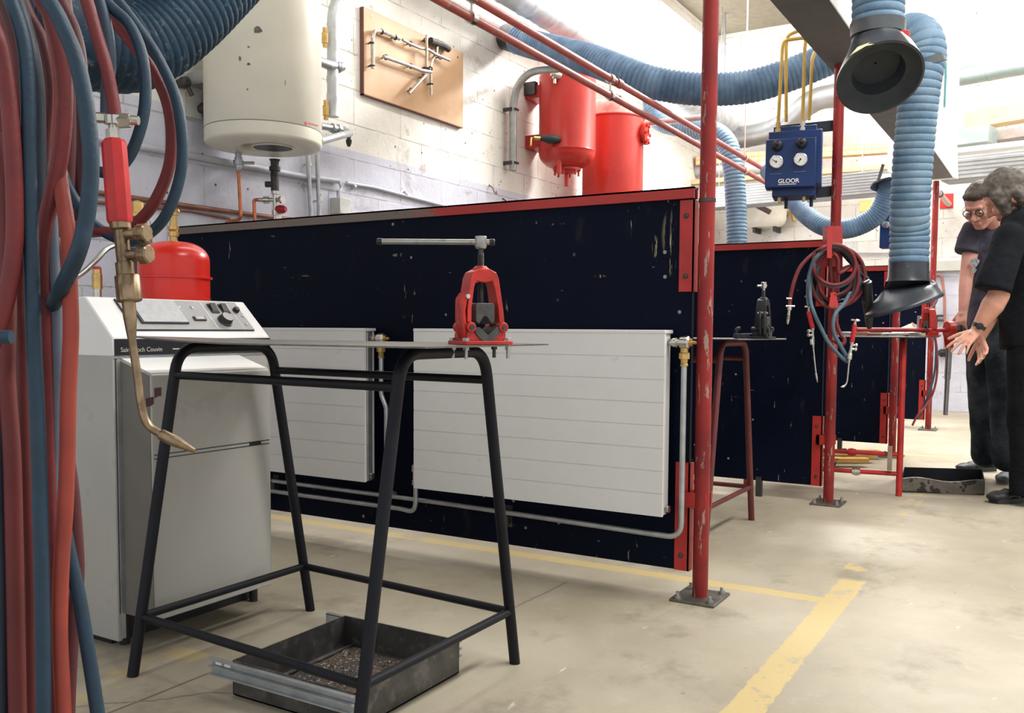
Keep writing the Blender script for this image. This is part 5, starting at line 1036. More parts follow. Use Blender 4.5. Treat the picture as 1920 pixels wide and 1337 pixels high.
for i in range(n + 1):
    f = i / n; row = []
    for k in range(28):
        a = 2 * math.pi * k / 28; rr = (.0 + .14 * f ** .8) * (1 + .25 * noise.noise(V3(math.cos(a), math.sin(a), 3) * 1.6) + .1 * noise.noise(V3(math.cos(a) * 3, math.sin(a) * 3, f * 3))); h = .072 * (1 - f) ** 1.1 * (1 + .3 * noise.noise(V3(math.cos(a), math.sin(a), f) * 2))
        row.append(c + RIGHT * (rr * math.cos(a) + .02 * (1 - f)) + FWD * rr * .7 * math.sin(a) + UP * (h + .002))
    rs.append(row)
m.rings(rs); tag(m.build('rag', CLOTH), 'crumpled white rag heaped on the bench with tools', 'rag')
def wrench(a, b, w, mm, lab, head=True):
    t = thing('pipe_wrench', lab, 'wrench', (a + b) / 2, 0, 'wrenches on the bench'); dv = (b - a).normalized(); m = MB(); m.bar(a, b, w, .016); m.build('handle', mm, t, bevel=.005)
    m = MB(); sd_ = dv.cross(UP); m.hexa([b + sd_ * x + dv * y + UP * z for z in (-.012, .012) for x, y in ((-.02, -.01), (.02, -.01), (.028, .06), (-.012, .06))]); m.build('jaw', mm, t, bevel=.003)
    m = MB(); m.hexa([b + dv * .07 + sd_ * x + dv * y + UP * z for z in (-.01, .01) for x, y in ((-.03, 0), (.02, 0), (.02, .02), (-.02, .025))]); m.build('hook_jaw', STEEL, t, bevel=.003)
wrench(onbench(1665, d=5.2, dz=.012), onbench(1625, d=5.28, dz=.012), .03, mat('wrench_brown', (150, 108, 88), .6, var=.2), 'brownish pipe wrench lying left on the bench')
wrench(onbench(1655, d=5.12, dz=.012), onbench(1702, d=5.2, dz=.012), .03, NICKEL, 'bright steel wrench lying at the front edge of the bench')
wrench(onbench(1640, d=5.42, dz=.012), onbench(1598, d=5.42, dz=.012), .034, STEEL, 'grey wrench with its head at the left end of the bench')
m = MB(); q0 = onbench(1704, d=5.24, dz=.01); m.bar(q0, onbench(1730, d=5.27, dz=.01), .05, .018); tag(m.build('wood_offcut', mat('offcut', (206, 176, 140), .7), bevel=.003), 'small pale wooden offcut beside the bench vise', 'wood')
q = onbench(1731, d=5.5); m = MB(); m.lathe(q, UP, [(0, .035), (.002, .037), (.12, .037), (.122, .035)], 24); tag(m.build('spray_can', mat('can_grey', (150, 148, 148), .4, .4, var=.05)), 'plain grey can standing behind the bench vise', 'can')
# bent metal tray and the small yellow dolly on the floor
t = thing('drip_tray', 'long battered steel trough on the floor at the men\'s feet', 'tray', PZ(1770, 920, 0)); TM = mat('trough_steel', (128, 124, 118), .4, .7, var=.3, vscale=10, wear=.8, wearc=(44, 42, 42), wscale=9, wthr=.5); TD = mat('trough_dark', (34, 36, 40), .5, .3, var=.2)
F0, F1 = PZ(1690, 922, .003), PZ(1845, 928, .003); bk = FWD * .36 + RIGHT * .17; zr = .082
m = MB(); n = 12
def fr(f, z): return F0.lerp(F1, f) + UP * (z - .003) + FWD * (.012 * math.sin(f * 7) - (z > .01) * .01)
top_ = [fr(i / n, zr - .006 + .008 * math.sin(i * .7)) for i in range(n + 1)]; bo_ = [fr(i / n, .002) for i in range(n + 1)]
m.rings([[b_, t_, t_ + FWD * .012 + UP * .002, t_ + FWD * .014 - UP * .002, b_ + FWD * .003] for b_, t_ in zip(bo_, top_)]); m.build('front_wall', TM, t)
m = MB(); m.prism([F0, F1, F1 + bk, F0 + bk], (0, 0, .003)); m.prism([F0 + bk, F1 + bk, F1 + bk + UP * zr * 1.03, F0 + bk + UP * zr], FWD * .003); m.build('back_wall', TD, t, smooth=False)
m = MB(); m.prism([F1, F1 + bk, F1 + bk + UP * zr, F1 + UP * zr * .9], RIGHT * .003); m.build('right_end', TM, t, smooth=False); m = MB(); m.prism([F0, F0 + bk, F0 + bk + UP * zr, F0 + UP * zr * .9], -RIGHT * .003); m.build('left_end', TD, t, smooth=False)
YEL = mat('dolly_yellow', (206, 160, 84), .55, var=.25, vscale=8, wear=.6, wearc=(96, 70, 44), wscale=12, wthr=.58)
t = thing('dolly', 'low yellow wooden dolly on casters under the third black panel', 'dolly', PZ(1590, 866, 0)); o = PZ(1545, 868, 0); ox, oy = V3(1, 0, 0), V3(0, -1, 0)
for k in range(3): m = MB(); a = PZ(1540 + k * 6, 862 - k * 7, .045); m.bar(a, a + RIGHT * (.3 + .03 * k) + UP * .0, .07, .03); m.build('plank', YEL, t, bevel=.004)
for px, py in ((1604, 868), (1562, 873), (1583, 850)): q = PZ(px, py, 0); m = MB(); m.cyl(q + UP * .018 - RIGHT * .012, q + UP * .018 + RIGHT * .012, .018, seg=14); m.build('caster', DSTEEL, t)
# thin hoses at the last post
q = PD(1742, 560, 8.2)
hose('gas_hose', 'thin blue hose hanging from the last red post to the floor', [[PD(1722, 505, 8.3), PD(1745, 520, 8.2), PD(1752, 560, 8.15), PD(1750, 610, 8.1), PD(1755, 650, 8.1), PD(1752, 700, 8.1), PD(1741, 740, 8.1), PD(1730, 765, 8.15), PD(1722, 785, 8.15)]], HBLU, .0095, 'hoses at the last post')
hose('gas_hose', 'thin red hose curling from the last red post down to its foot', [[PD(1724, 515, 8.32), PD(1740, 530, 8.2), PD(1748, 570, 8.15), PD(1752, 620, 8.1), PD(1757, 660, 8.1), PD(1757, 700, 8.1), PD(1750, 735, 8.1), PD(1737, 760, 8.1), PD(1720, 780, 8.12), PD(1711, 797, 8.2)]], HRED, .0095, 'hoses at the last post')
b = MB(); b.torus(PD(1738, 545, 8.2), RIGHT + FWD * .4, .12, .009, 30, 8); b.torus(PD(1740, 552, 8.16), RIGHT + FWD * .25, .13, .009, 30, 8); tag(b.build('hose_coil', HGRY), 'small grey hose coil on the last red post', 'hose')
# blue hose and hood of the next bay, second blue box behind its post
P = [PD(1440, 320, 7.2), PD(1478, 362, 6.9), PD(1505, 396, 6.7), PD(1540, 422, 6.5), PD(1580, 430, 6.4), PD(1618, 420, 6.35), PD(1648, 398, 6.3), PD(1664, 362, 6.25), PD(1668, 330, 6.2)]
t = thing('extraction_hose', 'smooth grey-blue hose sagging between the second and third posts', 'hose', P[4]); corrug(cr(P, 10), .068, .02, .0022, 22).build('hose', DUCTG, t)
t = thing('fume_hood', 'small round dark hood seen from below beside the third post', 'fume hood', PD(1662, 350, 6.2)); nn = (-UP - FWD * .25).normalized(); c = PD(1668, 348, 6.2)
m = MB(); m.lathe(c - nn * .06, nn, [(0, .075), (.02, .09), (.045, .12), (.058, .122), (.06, .118), (.04, .06), (.03, .02)], 28); m.build('shell', HOOD, t); m = MB(); m.bar(PD(1647, 338, 6.1), PD(1656, 308, 6.1), .02, .012, FWD); m.build('handle', DSTEEL, t, bevel=.003)
t = thing('gas_regulator_box', 'second blue gas box, half hidden behind the long hanging hose', 'gas box', V3(6.72, 1.08, 1.5)); q = PD(1655, 430, 6.45); m = MB(); m.box((q.x, q.y - .12, q.z - .13), (q.x + .12, q.y + .02, q.z + .12)); m.build('case', BLUE, t, bevel=.006); m = MB(); m.box((q.x + .1, POSTX[2] * 0 + PYC - .03, q.z - .02), (q.x + .14, q.y, q.z + .03)); m.build('bracket', DSTEEL, t, smooth=False)
for k in range(2): m = MB(); c = V3(q.x, q.y - .02 - k * .07, q.z + .03); m.lathe(c, (-1, 0, 0), [(0, .025), (.014, .025), (.015, .022)], 18); m.build('gauge', NICKEL, t)
# ---------------------------------------------------------------- hanging hoses and the torch right in front
def Q(px, py, d=.92): return PD(px, py, d)
def S_(pts, d): return [Q(p[0], p[1], d + (p[2] if len(p) > 2 else 0)) for p in pts]
GH = 'welding hoses hanging in front at the left'
hr = .0083
# red coil, front strands
A = S_([(-30, -60), (0, -10), (20, 45), (33, 110), (37, 170), (35, 230), (30, 280), (36, 400), (30, 600), (40, 800), (38, 1000), (50, 1200), (52, 1400)], .98)
B = S_([(-25, 20), (2, 90), (16, 180), (24, 280), (28, 380), (27, 460), (15, 545), (-5, 620), (-30, 680)], .86)
Dd = S_([(50, -60), (74, -5), (92, 25), (105, 65), (118, 130), (121, 200), (114, 286), (98, 363), (84, 430), (80, 500), (84, 620), (88, 760), (90, 900), (99, 1100), (100, 1337), (100, 1400)], .90)
L_ = S_([(66, -60, .03), (98, 50, .03), (114, 160, .03), (110, 270, .03), (112, 330, .02), (128, 440), (130, 520), (133, 620), (128, 740), (126, 860), (122, 960), (115, 1060), (112, 1180), (117, 1300), (122, 1400)], .885)
hose('gas_hose', 'front red hose, the big bow reaching furthest left of the hanging bundle', [B, Dd], HRED, 0.0078, GH)
hose('gas_hose', 'sun-bleached orange-red hose dropping straight down at the right of the bundle', [L_], HORA, 0.0074, GH)
# broad darker red strands at the far left
W1 = S_([(-10, 250), (8, 380), (14, 560), (12, 700), (22, 850), (26, 1000), (30, 1200), (34, 1400)], .93)
W2 = S_([(40, 430), (36, 520), (44, 640), (46, 760), (50, 900), (56, 1060), (58, 1200), (60, 1400)], .97)
Fd = S_([(95, -40), (118, 10), (140, 60), (152, 125), (156, 250), (152, 370), (146, 470), (120, 560), (112, 640), (112, 760), (134, 900), (143, 1000), (146, 1080), (138, 1160), (130, 1300), (128, 1400)], 1.0)
F2 = S_([(30, -30), (55, 30), (80, 80), (95, 170), (86, 270), (82, 330), (88, 420), (108, 470), (112, 560)], 1.02)
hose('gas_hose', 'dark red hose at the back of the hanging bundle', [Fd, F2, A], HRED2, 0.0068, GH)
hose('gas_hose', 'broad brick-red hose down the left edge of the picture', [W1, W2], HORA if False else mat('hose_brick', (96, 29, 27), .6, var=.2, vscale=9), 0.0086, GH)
# blue coil
C1 = S_([(-10, -60), (22, 5), (45, 80), (53, 170), (54, 280), (56, 400), (60, 520), (64, 660), (70, 780), (74, 900), (78, 1060), (80, 1200), (82, 1400)], .87)
E = S_([(60, -40), (98, 12), (120, 55), (142, 110), (160, 190), (170, 286), (168, 360), (160, 420), (144, 480), (118, 535, .03), (90, 590, .075), (72, 640, .10)], .84)
hose('gas_hose', 'long teal-blue hose hanging straight down the middle of the bundle', [C1], HBLU, 0.0070, GH)
hose('gas_hose', 'teal-blue hose sweeping in a wide bow across the front of the bundle', [E], HBLU, 0.0074, GH)
M_ = S_([(96, 410), (98, 480), (104, 560), (108, 680), (106, 820), (112, 930), (128, 1030), (146, 1110), (160, 1190), (176, 1290), (192, 1400)], .91)
hose('gas_hose', 'grey-blue hose behind the orange-red one, kicking out to the right at the floor', [M_], HBLU, 0.0068, GH)
G2 = S_([(94, 400), (97, 470), (104, 560), (107, 680), (104, 800), (100, 900), (104, 980)], .905)
hose('gas_hose', 'short faded grey hose between the teal and orange-red hoses', [[p for p in G2]], HGRY, 0.0066, GH)
N1 = S_([(20, -30), (48, 60), (66, 160), (70, 300), (72, 430), (62, 520)], .96)
N2 = S_([(-40, 632), (5, 632), (22, 632)], .80)
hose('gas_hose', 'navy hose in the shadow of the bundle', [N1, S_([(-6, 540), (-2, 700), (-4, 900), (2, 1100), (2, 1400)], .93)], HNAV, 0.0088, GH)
hose('gas_hose', 'teal hose stub poking in at the left edge', [N2], HBLU, 0.0060, GH)
# hoses that serve the torch
G = S_([(140, -70), (160, -8), (180, 60), (200, 130), (212, 190), (216, 222)], .90)
K = S_([(200, 20, .03), (226, 54, .03), (255, 92, .03), (281, 125, .03), (311, 185, .03), (322, 252, .03), (315, 320, .03), (286, 385, .03), (250, 422, .04), (212, 436, .05), (170, 428, .05), (130, 418, .04), (98, 402, .04)], .95)
hose('gas_hose', 'red hose feeding the big torch, looping behind it', [G, K], HRED, 0.0062, GH)
H = S_([(160, -60), (184, -5), (199, 50), (206, 110), (201, 165), (200, 222)], .925)
I = S_([(170, -50), (202, 6), (242, 46), (265, 100), (273, 168), (266, 230), (244, 290), (214, 322), (184, 322)], .93)
J = S_([(214, -6, .02), (238, 24, .02), (270, 68, .02), (298, 112, .02), (330, 185, .02), (342, 270, .02), (336, 337, .02), (312, 402, .02), (280, 438, .03), (245, 452, .04), (208, 442, .05), (176, 420, .05), (148, 388, .04), (122, 338, .04), (105, 290, .05)], .95)
hose('gas_hose', 'blue hose feeding the big torch, its wide loop the furthest right of the bundle', [I, J], HBLU, 0.0058, GH)
hose('gas_hose', 'grey-navy hose running into the torch clamp beside the red one', [H], mat('hose_slate', (52, 66, 84), .55, var=.15), 0.0062, GH)
torch('welding_torch', 'large brass welding torch with a red grip hanging in front of the boiler', .90, (214, 226), (213, 262), (225, 418), (238, 516), (241, 566), [(243, 585), (248, 640), (257, 700), (265, 760), (277, 796), (303, 815), (370, 848)], (1, (.22, .62)), 1.0, None, TBR)

X5 = S_([(-6, -40), (2, 300), (0, 640), (4, 1000), (2, 1400)], 1.05)
X1 = S_([(18, -40), (26, 200), (24, 400), (20, 640), (26, 900), (20, 1100), (18, 1400)], 1.06)
X2 = S_([(112, -40), (128, 120), (132, 260), (128, 380), (120, 520), (124, 700), (122, 900), (110, 1400)], 1.06)
X3 = S_([(84, -40), (78, 120), (70, 300), (84, 560), (92, 800), (92, 1400)], 1.07)
X4 = S_([(48, 420), (40, 640), (44, 900), (48, 1400)], 1.05)
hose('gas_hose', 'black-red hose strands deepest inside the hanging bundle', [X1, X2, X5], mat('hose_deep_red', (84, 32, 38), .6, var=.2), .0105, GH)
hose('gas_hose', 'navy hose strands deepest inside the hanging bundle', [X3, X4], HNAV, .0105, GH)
# ---------------------------------------------------------------- clutter on the end wall
XE = WX - .004
def ex_run(name, label, pts, r, m_, cat='pipe', off=.06, bendr=.05, group=None):
    P = [PX(px, py, XE - off) for px, py in pts]; t = thing(name, label, cat, P[0], 0, group); b = MB(); b.tube(bend(P, bendr) if len(P) > 2 else P, r, 14); b.build('pipe', m_, t); return t
def ex_box(name, label, cat, px0, py0, px1, py1, depth, m_, part='panel', bevel=0, off=0):
    a, b = PX(px0, py0, XE - depth), PX(px1, py1, XE - depth); o = MB(); o.box((XE - depth - off, min(a.y, b.y), min(a.z, b.z)), (XE - off, max(a.y, b.y), max(a.z, b.z))); return tag(o.build(name, m_, bevel=bevel), label, cat)
GREEN = mat('duct_green', (150, 164, 160), .45, .4, var=.1, vscale=6); SILV = mat('panel_silver', (150, 152, 152), .45, .6, var=.1, vscale=6); WOODT = mat('timber_tan', (222, 190, 146), .7, var=.1, vscale=10); WD2 = mat('timber_orange', (214, 168, 120), .7, var=.15)
# upper right: two ducts, timber shelf, hangers
def erun(name, label, p0, p1, d0, d1, r, m_, cat='duct', seg=20):
    a, b = PD(p0[0], p0[1], d0), PD(p1[0], p1[1], d1); t = thing(name, label, cat, a); m = MB(); L = (b - a).length; n = max(2, int(L / .35)); pr = []
    for k in range(n): pr += [(L * k / n, r), (L * (k + .94) / n, r), (L * (k + .95) / n, r * 1.03), (L * (k + .999) / n, r * 1.03)]
    m.lathe(a, b - a, pr, seg); m.build('tube', m_, t); return t
def ebeam(name, label, cat, p0, p1, d0, d1, h, w_, m_, ribs=0, part='body', bevel=.004, hang=False):
    a, b = PD(p0[0], p0[1], d0), PD(p1[0], p1[1], d1); b.z = a.z = (a.z + b.z) / 2; t = thing(name, label, cat, (a + b) / 2 - UP * h / 2)
    m = MB(); m.bar(a, b, w_, h); m.build(part, m_, t, bevel=bevel, smooth=False)
    if hang:
        for f in (.12, .88):
            c = a.lerp(b, f); q = MB(); q.cyl(c + UP * h / 2, V3(c.x, c.y, CZ - .005), .006, seg=8); q.build('hanger_rod', ZINC, t)
    if ribs:
        n_ = (b - a).cross(UP).normalized(); n_ = n_ if n_.dot(FWD) < 0 else -n_
        m = MB()
        for k in range(ribs):
            z = -h / 2 + h * (k + .5) / ribs; m.bar(a + n_ * w_ / 2 + UP * z, b + n_ * w_ / 2 + UP * z, .016, h / ribs * .5)
        m.build('ribs', m_, t, smooth=False)
    return t
erun('spiral_duct', 'grey-green round duct high on the end wall at the right', (1785, 146), (1935, 118), 9.6, 8.9, .1, GREEN)
ebeam('timber_shelf', 'rough tan timber plank on the end wall above the ducts', 'shelf', (1815, 226), (1935, 212), 9.7, 9.2, .17, .2, WOODT)
ebeam('square_duct', 'grey-green square duct below the timber plank', 'duct', (1779, 264), (1862, 252), 9.4, 9.1, .16, .25, GREEN)
ebeam('square_duct', 'brown-grey duct opening at the right of the square duct', 'duct', (1864, 258), (1940, 247), 9.3, 9.0, .1, .2, mat('duct_brown', (150, 138, 132), .6))
ebeam('cable_tray', 'white cable tray crossing the end wall behind the men', 'cable tray', (1779, 290), (1940, 266), 9.3, 8.8, .05, .2, WHITE)
ebeam('cable_tray', 'second white cable tray just under the first one', 'cable tray', (1782, 306), (1940, 285), 9.2, 8.7, .05, .2, SILV)
ebeam('heater_panel', 'ribbed silver radiant panel above the heads of the men', 'heater', (1772, 330), (1945, 303), 8.9, 8.4, .19, .3, SILV, 5, hang=True)
ebeam('heater_panel', 'long ribbed silver radiant panel across the bays behind the blue gas box', 'heater', (1310, 384), (1664, 334), 10.55, 9.2, .23, .28, SILV, 8, hang=True)
ebeam('timber_rail', 'thin tan timber batten above the long silver panel', 'timber', (1268, 356), (1664, 302), 10.8, 9.6, .05, .12, WOODT)
t = ebeam('perforated_tray', 'orange perforated tray with a grid of holes across the end wall', 'cable tray', (1306, 293), (1664, 289), 10.7, 9.9, .11, .12, WD2)
a, b = PD(1306, 293, 10.7), PD(1664, 289, 9.9); a.z = b.z = (a.z + b.z) / 2; n_ = (b - a).cross(UP).normalized(); n_ = n_ if n_.dot(FWD) < 0 else -n_; m = MB()
for k in range(26):
    for z in (-.028, .028): c = a.lerp(b, (k + .5) / 26) + n_ * .061 + UP * z; m.obox(c, (b - a).normalized() * .034, n_ * .001, UP * .02)
m.build('holes', mat('tray_hole', (232, 196, 156), .8), t, smooth=False)
P = cr([PD(1330, 266, 10.9), PD(1400, 256, 10.7), PD(1450, 244, 10.5), PD(1485, 222, 10.3), PD(1520, 192, 10.1), PD(1560, 180, 10.0), PD(1640, 176, 9.8)], 8)
t = thing('spiral_duct', 'shiny round duct rising behind the yellow gas pipes and the second post', 'duct', P[0]); m = MB(); m.tube(P, [.125 + (.004 if k % 8 == 0 else 0) for k in range(len(P))], 20); m.build('tube', SILV, t)
erun('spiral_duct', 'grey round duct with an open cut end beside the tall red tank', (1268, 320), (1500, 312), 10.9, 10.2, .085, SPIR)
t = thing('drain_pipe', 'grey stub pipe under the cut grey duct', 'pipe', PD(1290, 360, 10.8)); m = MB(); m.cyl(PD(1290, 330, 10.85), PD(1290, 362, 10.85), .04, seg=12); m.build('pipe', SPIR, t)
ex_run('wall_pipe', 'dark red pipe stub sloping down under the silver panel', [(1393, 372), (1444, 398)], .03, mat('stub_dark', (72, 44, 46), .5), off=.5)
# tap, basin, note, plates
t = thing('wall_tap', 'brass tap on the end wall left of the second post', 'tap', PX(1485, 405, XE)); c = PX(1472, 402, XE); m = MB(); m.lathe(c, (-1, 0, 0), [(0, .045), (.02, .045), (.022, .025), (.1, .025)], 14); m.tube(bend([c - V3(.08, 0, 0), c - V3(.08, .1, -.01), c - V3(.08, .13, .1)], .04), .02, 10); m.build('body', BRASS, t); m = MB(); m.bar(c - V3(.08, -.02, -.06), c - V3(.08, .09, -.06), .02, .012); m.build('lever', NICKEL, t)
t = thing('wall_basin', 'small white basin on black brackets on the end wall behind the second panel', 'basin', PX(1436, 430, XE)); a, b = PX(1396, 428, XE - .2), PX(1474, 428, XE - .2); zt_ = PX(1436, 378, XE - .2).z; m = MB()
cy = (a.y + b.y) / 2; ry = abs(a.y - b.y) / 2; rs = []
for z, s_ in ((0, .7), (.03, .88), (.08, .97), (zt_ - a.z, 1.0)): rs.append([V3(XE - .18 + .17 * s_ * math.cos(q) , cy + ry * s_ * math.sin(q), a.z + z) for q in [2 * math.pi * k / 36 for k in range(36)]])
m.rings(rs); m.build('bowl', mat('ceramic', (226, 220, 204), .3, var=.05), t)
for dy in (-.12, .12): m = MB(); m.box((XE - .25, cy + dy - .015, a.z - .06), (XE, cy + dy + .015, a.z + .01)); m.build('bracket', BLACKP, t, smooth=False)
ex_box('paper_note', 'small yellow note on the end wall', 'note', 1612, 376, 1634, 396, .003, mat('note_yellow', (238, 222, 150), .8))
ex_box('wall_plate', 'small grey cover plate on the end wall beside the second post', 'plate', 1584, 453, 1606, 472, .01, mat('plate_grey', (206, 206, 204), .6))
t = ex_box('red_sign', 'small square red sign on the end wall behind the men', 'sign', 1763, 364, 1787, 390, .008, mat('sign_red', (206, 50, 40), .5, var=.03))
t = thing('sprinkler_pipe', 'pink-white pipe with a black collar sticking out from the red sign', 'pipe', PX(1780, 384, XE)); a, b = PX(1779, 383, XE - .01), PD(1747, 347, 8.9); m = MB(); m.cyl(a, b, .03, .028, 14); m.build('pipe', mat('pipe_pink', (206, 176, 170), .5), t); m = MB(); f = a.lerp(b, .55); m.lathe(f, b - a, [(0, .036), (.04, .036)], 14); m.build('collar', BLACKP, t)
ex_box('cable_trunking', 'long pale trunking with a shelf edge along the end wall', 'trunking', 1700, 491, 1960, 503, .07, mat('trunk_grey', (198, 198, 186), .5, var=.04), bevel=.003)
ex_run('wall_pipe', 'thin conduit along the end wall at the height of the black panels', [(1560, 474), (1700, 474)], .012, GREYC, off=.02)
t = ex_run('wall_pipe', 'thin copper pipe dropping down the end wall beside the far post', [(1735, 515), (1766, 515), (1771, 560), (1772, 655)], .014, mat('pipe_copper_dull', (168, 116, 104), .5, .3), off=.05)
m = MB(); q = PX(1769, 662, XE - .05); m.lathe(q, (-.6, .8, 0), [(-.05, .03), (-.02, .045), (.03, .045), (.05, .03)], 14); m.build('valve', BLACKP, t)
t = thing('wall_hook', 'small steel hook rack beside the copper pipe on the end wall', 'hook', PX(1757, 600, XE)); m = MB(); q = PX(1757, 592, XE - .03); m.cyl(q, q - UP * .2, .008, seg=8); m.cyl(q, q - V3(0, .08, 0), .012, seg=8); m.cyl(q - UP * .05, q - V3(0, .08, .05), .012, seg=8); m.cyl(q, q + V3(.03, 0, 0), .008, seg=8); m.build('rack', DSTEEL, t)
# teal strip on the end of the bulkhead and a red beam stub at the ceiling
m = MB(); a, b = PY(1772, 200, .832), PY(1775, 118, .832); m.box((a.x - .03, .826, a.z), (a.x + .03, .84, b.z)); tag(m.build('glass_strip', mat('teal_glass', (96, 164, 168), .2)), 'narrow teal glass strip standing at the end of the white bulkhead', 'strip')
# ---------------------------------------------------------------- the two men
def capsule(m, a, b, ra, rb, seg=14):
    a, b = Vector(a), Vector(b); d = b - a; L = d.length; d = d.normalized() if L > 1e-6 else V3(0, 0, 1); pr = []
    for k in range(5): t = math.pi / 2 * k / 5; pr.append((-ra * math.cos(t), ra * math.sin(t)))
    pr += [(0, ra), (L, rb)]
    for k in range(1, 6): t = math.pi / 2 * k / 5; pr.append((L + rb * math.sin(t), rb * math.cos(t)))
    m.lathe(a, d, pr, seg)
def chain(m, pts, rs, seg=14):
    for i in range(len(pts) - 1): capsule(m, pts[i], pts[i + 1], rs[i], rs[i + 1], seg)
def sleeve(m, pts, rs, seg=18):
    m.tube(pts, rs, seg)
def fuse(m, name, mt, parent, voxel=.006, smooth=3, disp=None):
    """melt overlapping shapes into one continuous skin"""
    o = m.build(name, mt, parent); W = WORLD[o.name]
    md = o.modifiers.new('skin', 'REMESH'); md.mode = 'VOXEL'; md.voxel_size = voxel; md.use_smooth_shade = True
    if smooth: sm = o.modifiers.new('soft', 'SMOOTH'); sm.factor = .5; sm.iterations = smooth
    bpy.context.view_layer.update(); dg = bpy.context.evaluated_depsgraph_get()
    me = bpy.data.meshes.new_from_object(o.evaluated_get(dg)); old = o.data; o.modifiers.clear(); o.data = me; bpy.data.meshes.remove(old)
    me.materials.clear(); me.materials.append(mt)
    if disp:
        for v in me.vertices: v.co += v.normal * disp(W @ v.co)
    for p in me.polygons: p.use_smooth = True
    return o
def cloth_mat(name, c, c2=None, var=.2, sc_=6, rough=.85):
    s = NT(name); n = s.noise(sc_, 5, .6); a = Vector(lin(c)); col_ = s.mix(s.ramp(n, .35, .7), tuple(a * (1 - var)), lin(c2) if c2 else tuple(a * (1 + var)))
    s.bump(s.math('ADD', s.math('MULTIPLY', s.noise(14, 4, .6, dist=1.0), 1.0), s.math('MULTIPLY', s.noise(400, 2), .06)), .5, .02); return s.out(col_, rough, 0, .2)
SKIN = mat('skin', (202, 146, 122), .5, var=.07, vscale=18, bump=.1, bscale=160); SKIN2 = mat('skin_young', (196, 140, 124), .5, var=.07, vscale=18)
BLKS = cloth_mat('black_tshirt', (14, 18, 24)); BLKT = cloth_mat('black_trousers', (13, 16, 22)); GRYS = cloth_mat('charcoal_tshirt', (70, 68, 80)); JEAN = cloth_mat('dark_jeans', (26, 34, 44), (74, 82, 88), sc_=4)
HAIR1 = mat('hair_grey', (92, 84, 76), .7, var=.35, vscale=30, bump=.5, bscale=130); HAIR2 = mat('hair_brown', (62, 52, 44), .65, var=.3, vscale=40, bump=.4, bscale=150)
BOOT = mat('boot_black', (26, 28, 32), .5, var=.25, vscale=20); SNEAK = mat('shoe_grey', (92, 100, 104), .6, var=.3, vscale=20)
def hand(m, wrist, dirn, palm_n, size=1.0, spread=.16, curl=(.3, .35), thumb=1, cv=None):
    """palm and five fingers; dirn = wrist to knuckles, palm_n = the way the palm faces"""
    d = Vector(dirn).normalized(); n = Vector(palm_n); n = (n - d * n.dot(d)).normalized(); s = d.cross(n).normalized() * thumb   # s points to the thumb side
    k = size
    for o, w_ in ((.028, 0), (.012, 0), (-.008, 0), (-.026, 0)): capsule(m, wrist + s * o * .6 * k + d * .012 * k, wrist + d * .085 * k + s * o * k, .0135 * k, .0115 * k, 10)
    capsule(m, wrist - d * .01 * k, wrist + d * .03 * k, .023 * k, .022 * k, 12)
    for i, (o, L) in enumerate(((.03, .072), (.0105, .082), (-.0095, .076), (-.028, .058))):
        b = wrist + d * .087 * k + s * o * k; fd = (d + s * (o / .03) * spread).normalized(); r = (.0092, .0094, .009, .008)[i] * k; p = b; a_ = curl[0] * (1 + .18 * i)
        for j, f in enumerate((.45, .31, .24)):
            fd = (fd * math.cos(a_) + n * math.sin(a_)).normalized(); q = p + fd * L * f * k; capsule(m, p, q, r, r * .92, 10); p = q; r *= .92; a_ = curl[1] * (1 + .12 * i)
    b = wrist + d * .022 * k + s * .022 * k; td = (d * .62 + s * .72 + n * .22).normalized(); q = b + td * .042 * k; capsule(m, b, q, .0145 * k, .0115 * k, 10); td = (td + d * .35 + n * .1).normalized(); q2 = q + td * .03 * k; capsule(m, q, q2, .0112 * k, .0098 * k, 10); capsule(m, q2, q2 + (td + d * .2).normalized() * .024 * k, .0098 * k, .008 * k, 10)
def head(m, c, f, u, k=1.0):
    f = Vector(f).normalized(); u = Vector(u); u = (u - f * u.dot(f)).normalized(); s = f.cross(u); Rm = Matrix((s, f, u)).transposed()
    P = lambda x, y, z: c + (s * x + f * y + u * z) * k
    m.ball(P(0, -.008, .022), .098 * k, 20, 14, (.80, 1.0, .93), Rm); m.ball(P(0, .03, -.045), .07 * k, 18, 12, (.88, .92, 1.08), Rm)
    m.ball(P(0, .072, -.098), .022 * k, 12, 8, (1.2, .9, .8), Rm)
    capsule(m, P(0, .088, .004), P(0, .112, -.034), .009 * k, .0135 * k, 10); capsule(m, P(-.013, .096, -.04), P(.013, .096, -.04), .009 * k, .009 * k, 8)
    capsule(m, P(-.036, .084, .022), P(.036, .084, .022), .011 * k, .011 * k, 10); capsule(m, P(-.017, .094, -.068), P(.017, .094, -.068), .0065 * k, .0065 * k, 8); capsule(m, P(-.014, .092, -.078), P(.014, .092, -.078), .0065 * k, .0065 * k, 8)
    for e in (-1, 1): m.ball(P(e * .04, .07, -.03), .026 * k, 12, 8, (1, .8, 1), Rm); m.ball(P(e * .078, -.012, -.014), .03 * k, 12, 8, (.34, .62, 1.05), Rm); capsule(m, P(e * .05, .02, -.07), P(e * .012, .07, -.1), .02 * k, .018 * k, 10)
    return P, Rm, s, f, u
def shoe(m, heel, toe, h=.1, w_=.048):
    d = (toe - heel).normalized(); sd = d.cross(UP); L = (toe - heel).length
    for f, ww, hh in ((.12, .8, .55), (.35, .8, .5), (.6, .98, .42), (.82, 1.0, .36), (.93, .8, .3)):
        c = heel + d * L * f; c.z = hh * h * .6 + .012; m.ball(c, 1, 14, 8, (w_ * ww, w_ * ww * 1.15, hh * h * .7))
    capsule(m, heel + d * L * .2 + UP * .06, heel + d * L * .17 + UP * (h + .02), .045, .047)
